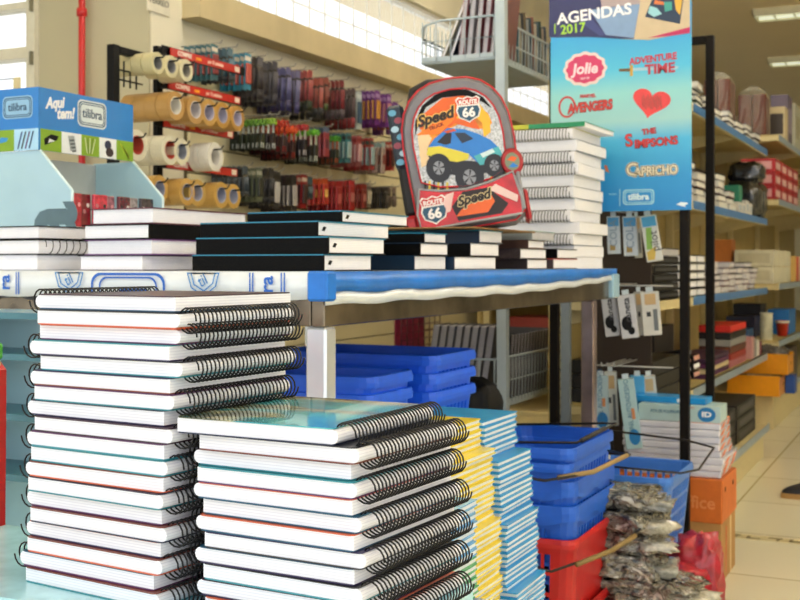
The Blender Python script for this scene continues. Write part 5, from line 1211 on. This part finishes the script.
# ================================================================ GONDOLA SHELVES
stripe=mat('blue_price_strip','#3f7fc0',.3,coat=.3,var=.1)
gstrip=mat('grey_price_strip','#8fa0ab',.35,var=.1)
def gondola(label,X1,X0,Y0,Y1,levels,base_z,strips,ups,YB=None):
    YB=YB or Y1
    t=thing('gondola_shelf',label,'shelving',((X0+X1)/2,(Y0+Y1)/2,0)); ox,oy=(X0+X1)/2,(Y0+Y1)/2
    top=max(levels)+.02 if levels else 2
    b=MB(); b.box(X0-.01-ox,X0+.012-ox,Y0-oy,Y1-oy,0,top,M_CREAM2); b.build('back_panel',t)
    xb=X1+strips.get('base',(0,0,0))[2]
    b=MB(); b.bbox(X0+.013-ox,xb-.03-ox,Y0-oy,YB-oy,0,base_z-.025,M_CREAM,.002); b.build('kick_plate',t)
    b=MB(); b.bbox(X0+.013-ox,xb-ox,Y0-oy,YB-oy,base_z-.024,base_z,M_CREAM,.003); b.build('base_shelf',t)
    for z in levels:
        i=levels.index(z); x1=X1
        b=MB(); b.box(X0+.013-ox,x1-.004-ox,Y0-oy,Y1-oy,z-.006,z,M_CREAM2); b.bbox(x1-.02-ox,x1-ox,Y0-oy,Y1-oy,z-.036,z,M_CREAM,.002); b.bbox(X0+.013-ox,x1-.02-ox,Y0-oy,Y0+.02-oy,z-.036,z-.006,M_CREAM,.002)
        y=Y0+.0
        for yb in ups: b.add([(X0+.013-ox,yb-.004-oy,z-.10),(X0+.013-ox,yb-.004-oy,z-.006),(x1-.03-ox,yb-.004-oy,z-.006),(x1-.03-ox,yb-.004-oy,z-.03),(X0+.013-ox,yb+.004-oy,z-.10),(X0+.013-ox,yb+.004-oy,z-.006),(x1-.03-ox,yb+.004-oy,z-.006),(x1-.03-ox,yb+.004-oy,z-.03)],[(0,1,2,3),(7,6,5,4),(0,4,5,1),(1,5,6,2),(2,6,7,3),(3,7,4,0)],M_CREAM)
        s=b.build('shelf_board',t)
        st_=strips.get(i)
        if st_: b=MB(); b.box(x1+.0005-ox,x1+.003-ox,st_[0]-oy,st_[1]-oy,z-.034,z+.002,st_[2]); b.build('price_strip',s)
    st_=strips.get('base')
    if st_: b=MB(); b.box(xb+.0005-ox,xb+.003-ox,st_[0]-oy,st_[1]-oy,base_z-.024,base_z+.012,gstrip); b.build('price_strip',t)
    for y in ups: b=MB(); b.bbox(X0+.013-ox,X0+.05-ox,y-.02-oy,y+.02-oy,0,top,M_CREAM,.002); b.build('upright',t)
    return t
LV=[1.68,1.27,.865,.475]
gondola('long cream shelving unit with blue price strips behind the black frame',-.97,-1.36,4.18,7.1,LV,.17,{0:(4.9,7.08,stripe),1:(4.9,7.08,stripe),2:(4.9,7.08,stripe),3:(4.9,7.08,gstrip),'base':(4.9,6.2,.13)},[4.25,5.0,6.1,7.04],YB=6.22)
LV2=[1.79,1.40,.885,.535]
gondola('second cream shelving unit farther along the aisle with yellow bins',-.93,-1.45,7.28,12.5,LV2,.22,{0:(7.3,12.4,gstrip),1:(7.3,12.4,gstrip),2:(7.3,12.4,gstrip),3:(7.3,12.4,gstrip),'base':(7.3,12.4,0)},[7.34,8.5,9.8,11])
gondola('far cream shelving unit along the back half of the left wall',-2.0,-2.45,6.2,9.5,[1.7,1.3,.9,.5],.17,{'base':(6.2,9.4,0)},[6.25,7.8,9.4])
def bx(label,name,cat,x0,x1,y0,y1,z0,z1,c,grp=None,front=None,side=None,rz=0,rough=.45,strip=None,bev=.002):
    r=thing(name,label,cat,((x0+x1)/2,(y0+y1)/2,z0),rz,grp); w,l,h=(x1-x0)/2,(y1-y0)/2,z1-z0
    b=MB(); b.bbox(-w,w,-l,l,0,h,C(c,rough,var=.06),bev); b.build('box_body',r)
    if front or side:
        b=MB()
        if front: b.box(-w*.8,w*.8,-l-.0008,-l,h*.2,h*.8,C(front,.4))
        if side: b.box(w,w+.0008,-l*.75,l*.75,h*.25,h*.75,C(side,.4))
        b.build('printed_label',r)
    return r
def bk_stack(lbl,grp,xe,y,z,n,t,w,l,cols,names,pages='#e0ded6'):
    for k in range(n):
        c=cols[k%len(cols)]; dx=random.uniform(-.012,.006)
        r=thing('book','%s, %s'%(lbl%names[k%len(names)],ordinal(n-1-k,n)),'book',(xe-w/2+dx,y,z+k*t),random.uniform(-.06,.06),grp)
        b=MB(); b.box(-w/2,w/2,-l/2,l/2,0,.005,C(c)); b.box(-w/2,w/2,-l/2,l/2,t-.0055,t-.0005,C(c)); b.box(-w/2,-w/2+.003,-l/2,l/2,.002,t-.0025,C(c)); b.build('cover',r)
        b=MB(); b.box(-w/2+.003,w/2-.003,-l/2+.003,l/2-.003,.002,t-.0025,C(pages,.6)); b.build('pages',r)
# shelf 1.68: row of books with white page ends
k=0
for y in (4.62,4.86,5.10,5.36,5.62,5.90,6.2,6.5,6.8):
    k+=1
    n=(3,3,4,3,2,3,2,3,2)[k-1]
    bk_stack('%s book on the top shelf, ZZ pile'.replace('ZZ',nth(k)),'books on the top shelf',-.985,y,1.681,n,.028 if n>2 else .034,.21,.17,('#2c4a34','#26262c','#1e1d22','#c8c6c0') if k<4 else ('#23222a','#3a2c26','#8a8a88','#1b2a3c'),('green','dark','black','grey') if k<4 else ('dark','brown','grey','navy'))
# wallets wrapped in clear plastic
cel=mat('clear_cellophane','#eef0e4',.25,var=.1,alpha=.12,spec=.3)
def cellobag(lbl,x,y,z,w,l,h):
    r=thing('wrapped_goods',lbl,'wrapped goods',(x,y,z),.05,'brown goods wrapped in clear plastic')
    for s in (-1,1):
        b=MB(); b.bbox(s*w*.25-w*.235,s*w*.25+w*.235,-l/2,l/2,0,h*.84,mat('brown_patterned_leather','#5c2a14',.5,var=.35,scale=70),.006); b.build('brown_case',r)
    b=MB(); vs=[];n=24
    for i,(s,zz) in enumerate(((1.03,.0),(1.05,.4),(1.04,.86),(.8,.95),(.25,1.03))):
        for j in range(n):
            a=2*PI*j/n; ex=.45; c_,s_=math.cos(a),math.sin(a)
            q=1+.05*math.sin(j*3.1+i*2)
            vs.append(((abs(c_)**ex)*(1 if c_>=0 else -1)*w/2*s*q,(abs(s_)**ex)*(1 if s_>=0 else -1)*l/2*s*q,zz*h+(.012*math.sin(j*2.3) if i==4 else 0)))
    fs=[(i*n+j,i*n+(j+1)%n,(i+1)*n+(j+1)%n,(i+1)*n+j) for i in range(4) for j in range(n)]+[tuple(4*n+j for j in range(n))]
    b.add(vs,fs,cel); b.build('clear_wrap',r); return r
bx('black box on the top shelf under the nearer wrapped brown goods','storage_box','box',-1.30,-1.17,6.1,6.6,1.681,1.775,'#141416','black boxes on the shelves')
d,xx=onY(724,6.3); cellobag('pair of brown cases in clear plastic, nearer one on the top shelf',xx-.02,6.3,1.776,.135,.26,.24)
d,yy=onX(757,-1.02); cellobag('pair of brown cases in clear plastic, farther one at right on the second unit',-1.10,7.46,1.80,.17,.26,.30)
bx('grey cream block beneath the farther wrapped brown cases','carton_box','box',-1.19,-.99,7.31,7.62,1.791,1.7985,'#c0a878')
bx('tall purple grey box at the top right of the second unit','carton_box','box',-1.06,-.95,7.9,8.12,1.791,2.12,'#5f5468','boxes on the second unit top shelf',side='#8c8298')
bx('beige box with dark emblem beside the purple box on the top shelf','carton_box','box',-1.04,-.94,7.66,7.82,1.791,2.01,'#cdbd94','boxes on the second unit top shelf',front='#3a3028')
bx('pale plastic covered box at the far right end of the top shelf','carton_box','box',-1.05,-.94,8.2,8.5,1.791,2.10,'#b8b8a4','boxes on the second unit top shelf',side='#a09a80')
# shelf 1.27 goods: book piles, white boxes
k=0
for y in (4.66,4.92,5.18,5.44,5.70,5.98):
    k+=1; n=(5,5,4,4,5,3)[k-1]
    bk_stack('%s book in pile ZZ on the second shelf'.replace('ZZ',nth(k)),'books on the second shelf',-.985+.0,y,1.271,n,.034,.22,.19,('#d8d4cc','#1d1c20','#4a2a26','#c8c4bc','#26262c'),('white','black','brown','grey','dark'))
bx('green box among the white boxes on the second shelf','carton_box','box',-1.08,-.99,6.2,6.3,1.331,1.42,'#2a7a62','small boxes on the second shelf')
for i,(y,h) in enumerate(((6.16,.06),(6.28,.06),(6.4,.08),(6.52,.07))):
    bx('small white box at the front of the second shelf, %s from the near end'%nth(i+1),'carton_box','box',-1.09,-.985,y,y+.10,1.271,1.271+h-.001,'#d4d0c8','small boxes on the second shelf',side='#b0b8c0')
for i,(y,z,h) in enumerate(((6.75,1.271,.20),(6.95,1.271,.20),(6.85,1.47,.12))):
    blob('shiny black plastic bag at the far end of the second shelf, %s'%('near one','far one','top one')[i],'plastic_bag','bag',(-1.05,y,z),.18,.20,h,mat('shiny_black_film','#15161a',.08,coat=1,var=.5,scale=60,bump=.5),amp=.25,seed=70+i,fold=.9,sub=14,grp='shiny black bags on the second shelf')
# dark row at back of shelf 1.27
for i in range(5): bx('dark storage box at the back of the second shelf, %s from the near end'%nth(i+1),'storage_box','box',-1.33,-1.24,4.6+i*.5,5.05+i*.5,1.271,1.53,('#1a1a1e','#2a211c','#1a1a1e','#241c18','#1a1a1e')[i],'dark boxes at the back of the second shelf')
# second unit shelf 1.40: red boxes
for i,(y,lv) in enumerate([(yy,l_) for yy in (7.32,7.62,7.92,8.22) for l_ in (0,1,2)]):
    bx('red printed box on the second unit, column %s, %s layer'%(('one','two','three','four')[i//3],('bottom','middle','top')[lv]),'carton_box','box',-1.16,-.955,y,y+.27,1.401+lv*.085,1.401+lv*.085+.082,'#a8202a','red boxes on the second unit',front='#d8a0a0',side='#e0b8b0')
# shelf .865 goods
M_SP=C('#9a9a9e',.4)
for k in range(5):
    z=.866+k*.034
    r=thing('binder','large black binder lying on the middle shelf, %s'%ordinal(5-k,6),'binder',(-1.13,4.46,z),random.uniform(-.01,.01),'black binders on the middle shelf')
    b=MB(); b.bbox(-.17,.145,-.22,.215,0,.032,M_BLACK,.004); b.build('binder_cover',r)
    b=MB(); b.box(.1455,.1462,-.20,.20,.010,.022,C('#2a2a2c',.6)); b.build('page_end',r)
r=thing('spiral_notebook','grey edged spiral notebook, topmost on the black binders','notebook',(-1.12,4.46,.866+5*.034),.0,'black binders on the middle shelf')
b=MB(); b.bbox(-.17,.14,-.20,.20,0,.026,C('#b4b4b8',.5),.002); b.build('pages',r); b=MB(); b.box(-.17,.14,-.20,.20,.0265,.029,M_BLACK); b.build('cover',r)
b=MB()
for i in range(30): x=-.16+i*.01; b.box(x,x+.004,-.207,-.198,.0,.027,C('#5a5a5c' if i%2 else '#b07a5a'))
b.build('spiral',r)
k=0
for y in (4.96,5.15):
    for z in range(5):
        r=thing('binder','black binder with white page end, column %s on the middle shelf, %s'%(('one','two')[k],ordinal(4-z,5)),'binder',(-1.08,y,.866+z*.036),0,'white ended binders on the middle shelf')
        b=MB(); b.box(-.11,.10,-.08,.08,0,.004,M_BLACK); b.box(-.11,.10,-.08,.08,.030,.034,M_BLACK); b.box(-.11,-.105,-.08,.08,.004,.030,M_BLACK); b.build('binder_cover',r)
        b=MB(); b.box(-.105,.095,-.076,.076,.004,.030,M_WHITE); b.build('page_end',r)
    k+=1
k=0
cols=('#c8c2c0','#5c2a36','#d8d4d0','#8a7a80','#26242a','#b0a8ac')
for y in (5.36,5.56,5.78,6.0,6.22,6.46,6.70):
    k+=1; n=(4,5,4,5,4,5,4)[k-1]
    bk_stack('%s booklet in pile ZZ on the middle shelf'.replace('ZZ',nth(k)),'booklets piled on the middle shelf',-.985,y,.866,n,.030,.18,.17,cols[k%3:]+cols[:k%3],[('pale','maroon','white','mauve','dark','grey')[(j+k%3)%6] for j in range(6)],pages='#d8d4d4')
for i,(y,z) in enumerate(((7.33,0),(7.62,0),(7.33,1),(7.62,1),(7.91,0),(7.91,1))):
    bx('white cream box stacked on the second unit middle shelf, %s column, %s'%(('near','centre','near','centre','far','far')[i],('bottom','top')[z]),'carton_box','box',-1.20,-.965,y,y+.26,.886+z*.105,.886+z*.105+.102,'#d6d2b8','white boxes on the second unit',front='#c4bea0')
bx('small orange box behind the white boxes on the second unit','carton_box','box',-1.35,-1.22,7.36,7.5,.886,1.16,'#c87a38')
for i,(y,c,n) in enumerate(((8.25,'#d8b060','yellow'),(8.40,'#c8503c','red'),(8.55,'#d8c8b0','cream'),(8.75,'#2a6ab0','blue'))):
    bx('%s small packet row end on the second unit middle shelf'%n,'carton_box','box',-1.03,-.95,y,y+.11,.886,1.06,c,'packets on the second unit middle shelf')
# shelf .475 goods
for i in range(3):
    bx('wide black storage box on the lower shelf, %s'%('bottom','middle','top')[i],'storage_box','box',-1.30,-.99,4.25,4.72,.476+i*.055,.476+i*.055+.052,'#070708','black boxes on the lower shelf')
for i,(y,c,n) in enumerate(((4.78,'#7a2a24','dark red'),(4.86,'#a8642a','orange brown'),(4.94,'#2f5a8a','blue'))):
    bx('%s box standing at the back of the lower shelf'%n,'carton_box','box',-1.33,-1.2,y-.0,y+.07,.476,.70,c,'boxes at the back of the lower shelf')
bx('black cabinet box behind the purple magazines on the lower shelf','storage_box','box',-1.32,-1.18,5.1,5.5,.476,.72,'#0e0e12','black boxes on the lower shelf')
k=0
for y,n in ((4.95,4),(5.15,3)):
    k+=1
    for z in range(n):
        r=thing('folder','black folder with white end leaning on the lower shelf, group %s, %s'%(('one','two')[k-1],ordinal(n-1-z,n)),'folder',M=T3(-1.07,y,.477+z*.036+.006)@RX(.0)@RY(-.16),group='folders on the lower shelf')
        b=MB(); b.bbox(-.09,.07,-.07,.07,.012,.04,M_BLACK,.003); b.build('folder_body',r); b=MB(); b.box(.0702,.072,-.06,.06,.017,.035,M_WHITE if z%2 else C('#d8a090')); b.build('page_end',r)
for z in range(4):
    bx('%s magazine bundle on the lower shelf, %s'%(('purple','cream','violet','plum')[z],ordinal(3-z,4)),'magazine_bundle','magazine',-1.17,-1.0,5.35,5.95,.476+z*.024,.476+z*.024+.022,('#4a2048','#c8b890','#5a2450','#3c1c3a')[z],'magazine bundles on the lower shelf')
for z in range(6):
    bx('%s boxed set on the lower shelf beyond the magazines, %s'%(('pink','red','brown','grey','black','bright red')[z],ordinal(5-z,6)),'boxed_set','boxed set',-1.16,-1.0,6.0,6.5,.476+z*.036,.476+z*.036+.034,('#b06a70','#9a2a26','#5c3024','#8f8f8c','#1c1a1a','#d02a20')[z],'boxed sets on the lower shelf')
for i,y in enumerate((6.6,6.7,6.8,6.9)):
    bx('mixed %s packet at the far end of the lower shelf'%('pink','grey','white','maroon')[i],'packet','packet',-1.09,-.985,y,y+.08,.476,.60-.015*i,('#c08a88','#8a8a84','#d8d4cc','#7a2a34')[i],'packets at the far end of the lower shelf')
# base shelf goods gondola 1
for i,(y,z) in enumerate(((4.85,0),(4.85,1),(4.85,2),(5.45,0),(5.45,1),(5.45,2))):
    bx('long black case on the bottom shelf, %s group, %s'%(('near','near','near','middle','middle','middle','far','far')[i],('bottom','middle','top')[z]),'storage_box','box',-1.30,-.88,y,y+.56,.171+z*.06,.171+z*.06+.057,'#070708','black cases on the bottom shelf',side='#3a3a3c')
bx('grey rolled sheet lying at the front of the bottom shelf','paper_roll','roll',-.875,-.845,4.86,5.25,.171,.195,'#b8bcbc')
# second unit: cup stack, bins
r=thing('cup_stack','stack of cream plastic cups standing on the second unit','cups',(-1.02,7.42,.536))
d,yy=onX(773,-1.0)
for k in range(7):
    b=MB(); z=k*.024; b.lathe([(.034,z),(.040,z+.022),(.042,z+.023),(.042,z+.0235)],C('#dedcc4',.4),18); b.build('cup',r)
for i,(y,c,n) in enumerate(((7.33,'#2f6aa0','blue'),(7.62,'#26263c','dark blue'),(7.9,'#1c1c24','black'))):
    bx('%s box behind the cream cups on the second unit'%n,'carton_box','box',-1.30,-1.12,y,y+.24,.536,.60+.07*i,c,'boxes behind the cups')
t=thing('plastic_cup','red plastic cup on the lower shelf of the second unit','cup',(-.98,7.86,.536)); b=MB(); b.lathe([(.0,0),(.03,0),(.042,.10),(.044,.10)],C('#c83a24'),16); b.build('cup_body',t); b=MB(); b.lathe([(.041,.085),(.0445,.085),(.0455,.1),(.043,.1)],C('#d8d0c0'),16); b.build('cup_rim',t)
bx('blue wrapped bundle on the second unit, right picture edge','bundle','bundle',-1.10,-.96,8.05,8.4,.536,.70,'#1f6ab0')
def bin_(lbl,x0,x1,y0,y1,z,h):
    YB=mat('yellow_plastic_bin','#e89a14',.35,var=.04,coat=.2)
    r=thing('storage_bin',lbl,'storage bin',((x0+x1)/2,(y0+y1)/2,z),0,'yellow bins on the second unit'); w,l=(x1-x0)/2,(y1-y0)/2
    b=MB(); t=.004
    b.box(-w,w,-l,l,0,t,YB); b.box(-w,w,-l,-l+t,t,h,YB); b.box(-w,w,l-t,l,t,h,YB); b.box(-w,-w+t,-l+t,l-t,t,h,YB); b.box(w-t,w,-l+t,l-t,t,h*.9,YB); b.build('bin_body',r)
    b=MB(); b.box(-w-.004,w+.004,-l-.004,-l,h-.012,h+.002,YB); b.box(w,w+.004,-l,l,h*.9-.01,h*.9,YB)
    for k in (-.5,.3): b.box(w*k-.002,w*k+.002,-l-.003,-l,0.0,h-.01,YB)
    b.build('bin_rim',r)
    b=MB(); b.lathe([(0,0),(.01,0),(.01,.002),(0,.002)],C('#8a5a10'),12,facePX(w+.0005,0,h*.5)); b.build('bin_hole',r)
    return r
# bins sit on the base of unit two, upper pair on low platform
bin_('yellow storage bin, upper one at the front of the second unit',-1.20,-.865,7.18,7.46,.345,.12)
bin_('yellow storage bin, lower one nearer the camera on the second unit',-1.20,-.90,7.08,7.42,.222,.12)
blob('dark crumpled packets heaped in the upper yellow bin','packet_heap','packets',(-1.03,7.32,.36),.28,.22,.15,C('#5a5550',.2,var=.5,scale=60),amp=.3,seed=90,fold=.8)
blob('grey crumpled packets heaped in the lower yellow bin','packet_heap','packets',(-1.05,7.24,.23),.26,.2,.112,C('#8a8478',.2,var=.5,scale=60),amp=.3,seed=91,fold=.8)
bx('blue packet standing right of the lower yellow bin','packet','packet',-.895,-.84,7.3,7.42,.222,.33,'#1e4a98')
bx('blue fabric roll on the second unit, right of the upper yellow bin','bundle','bundle',-1.05,-.95,7.6,7.9,.222,.46,'#1c2f50')
bx('dark mixed parcel on the base of the second unit','bundle','bundle',-1.1,-.96,8.0,8.5,.222,.44,'#4a4038')
# far shelf goods (left wall, seen between the stands)
for i in range(8):
    for lv,(z,hh) in enumerate(((.9,.2),(1.3,.22),(.5,.2))):
        bx('distant %s carton on the far left unit, %s place, %s shelf'%(('brown','white','red','grey','blue','cream','dark','tan')[(i+lv)%8],nth(i+1),('middle','upper','lower')[lv]),'carton_box','box',-2.3,-2.03,6.3+i*.38,6.62+i*.38,z+.001,z+hh-.02*(i%3),('#8a6a44','#c8c4b8','#8a3028','#8a8a88','#3a6a9a','#c8b890','#2a2a2c','#a88a5c')[(i+lv)%8],'cartons on the far left unit')
# ================================================================ SHOE AT THE RIGHT EDGE
d=1150*1/(498-265); r_=ray(777)
sx,sy=r_[0]*d,r_[1]*d
sh=thing('shoe','dark blue shoe with tan sole at the right picture edge on the floor','shoe',M=T3(sx+.14,sy+.075,0)@RZ(YAW+PI))
def sole(k,z0,z1,grow=1.0):
    out=[]
    for i in range(28):
        a=2*PI*i/28; x=.14*math.cos(a)*grow; w=(.048+.008*math.cos(a+.3))*grow; y=w*math.sin(a)*(1-.1*math.cos(2*a)); out.append((x,y))
    return out
b=MB(); b.prism(sole(0,0,0),0,.022,C('#a8814a',.6)); b.build('sole',sh)
vs=[];fs=[];n=28; secs=[(.98,.022),(.96,.04),(.86,.06),(.6,.078),(.36,.088)]
for s,z in secs:
    for (x,y) in sole(0,0,0):
        ht=z if x<.02 else z-.028*min(1,(x-.02)/.1)*(z-.022)/.066
        vs.append((x*s-.05*(1-s),y*s,ht))
for k in range(len(secs)-1):
    for i in range(n): fs.append((k*n+i,k*n+(i+1)%n,(k+1)*n+(i+1)%n,(k+1)*n+i))
fs.append(tuple((len(secs)-1)*n+i for i in range(n)))
b=MB(); b.add(vs,fs,C('#14151f',.6),smooth=True); b.build('upper',sh)
# ================================================================ TEAL DISPLAY AND RED BOARD AT LEFT
tb=mat('teal_grey_acrylic','#a4c8d0',.25,coat=.4,var=.08,scale=5); tb2=mat('dark_teal_acrylic','#3f7684',.3,var=.1)
t=thing('acrylic_stand','teal acrylic shelf stand behind the tall left notebook stack','display stand',(-1.33,1.42,0))
# (stands on the floor left of the low table)
X0s,X1s=-.16,.06
b=MB(); b.box(X0s,X1s+.02,.06,.066,0,.925,tb)
b.build('back_sheet',t)
for z in (.66,.755,.85,.915): b=MB(); b.box(X0s,X1s+.02,-.05,.06,z,z+.010,tb2); b.build('shelf_board',t)
b=MB(); b.box(X0s-.006,X0s,-.06,.066,0,.925,tb); b.build('side_sheet',t)
for zz in (.705,.80,.90):
    b=MB(); b.lathe([(0,0),(.014,0),(.014,.001),(0,.001)],mat('grey_hole_rim','#4a6a74',.4),18,faceNY(-.02,.0598,zz)); b.build('peg_hole',t)
d,x=onY(2,1.17)
t=thing('red_board','red board panel standing at the left picture edge behind the notebooks','board',(x-.06,1.17,0))
za,zb_=Zof(362,d),Zof(530,d)
b=MB(); b.prism([(-.09,zb_),(.066,zb_),(.068,za+.0-.01),(.058,za),(-.09,za+.03)],0,.012,C('#b3141c',.35),faceNY(0,0,0)); b.build('panel',t)
b=MB(); b.box(-.02,-.01,.0,.01,0.0,zb_,M_BLACK); b.build('support_rod',t)
b=MB(); b.bbox(.03,.062,-.026,-.012,Zof(432,d),Zof(422,d),C('#c8a04a'),.003); b.bbox(.04,.062,-.026,-.012,Zof(516,d),Zof(506,d),C('#c8a04a'),.003); b.build('yellow_tabs',t)
t2=thing('packet','green and beige packet on top of the red board at the left edge','packet',(x-.06,1.17,za+.004))
b=MB(); b.bbox(.035,.064,-.022,.0,0,.022,C('#3f9a3a',.4,var=.4),.003); b.build('packet_body',t2); b=MB(); b.bbox(.045,.062,-.0225,-.001,-.03,-.001,C('#b0a070',.5),.003); b.build('packet_tail',t2)
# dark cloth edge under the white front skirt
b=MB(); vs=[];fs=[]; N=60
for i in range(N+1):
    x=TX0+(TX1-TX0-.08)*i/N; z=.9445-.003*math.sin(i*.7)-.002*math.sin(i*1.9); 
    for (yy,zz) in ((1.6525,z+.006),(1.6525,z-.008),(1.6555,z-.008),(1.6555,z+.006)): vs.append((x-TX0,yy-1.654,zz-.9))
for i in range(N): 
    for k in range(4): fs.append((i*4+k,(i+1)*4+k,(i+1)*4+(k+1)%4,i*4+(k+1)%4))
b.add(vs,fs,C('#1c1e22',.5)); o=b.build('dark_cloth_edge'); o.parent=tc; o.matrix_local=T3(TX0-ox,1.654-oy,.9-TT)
# ================================================================ CAMERA, LIGHT
cam=bpy.data.cameras.new('camera'); co=bpy.data.objects.new('camera',cam); COL.objects.link(co)
co.location=(0,0,1); co.rotation_euler=(PI/2,0,YAW); cam.sensor_width=36; cam.lens=F/800*36; cam.shift_y=-35/800
cam.clip_start=.05
cam.dof.use_dof=True; cam.dof.focus_distance=1.25; cam.dof.aperture_fstop=16
SC.camera=co
w=bpy.data.worlds.new('world'); SC.world=w; w.use_nodes=True
bg=w.node_tree.nodes['Background']; bg.inputs[0].default_value=(.95,.98,1.0,1); bg.inputs[1].default_value=1.8
SC.view_settings.view_transform='Standard'; SC.view_settings.look='None'; SC.view_settings.gamma=1; SC.view_settings.use_curve_mapping=False
SC.view_settings.exposure=-0.12
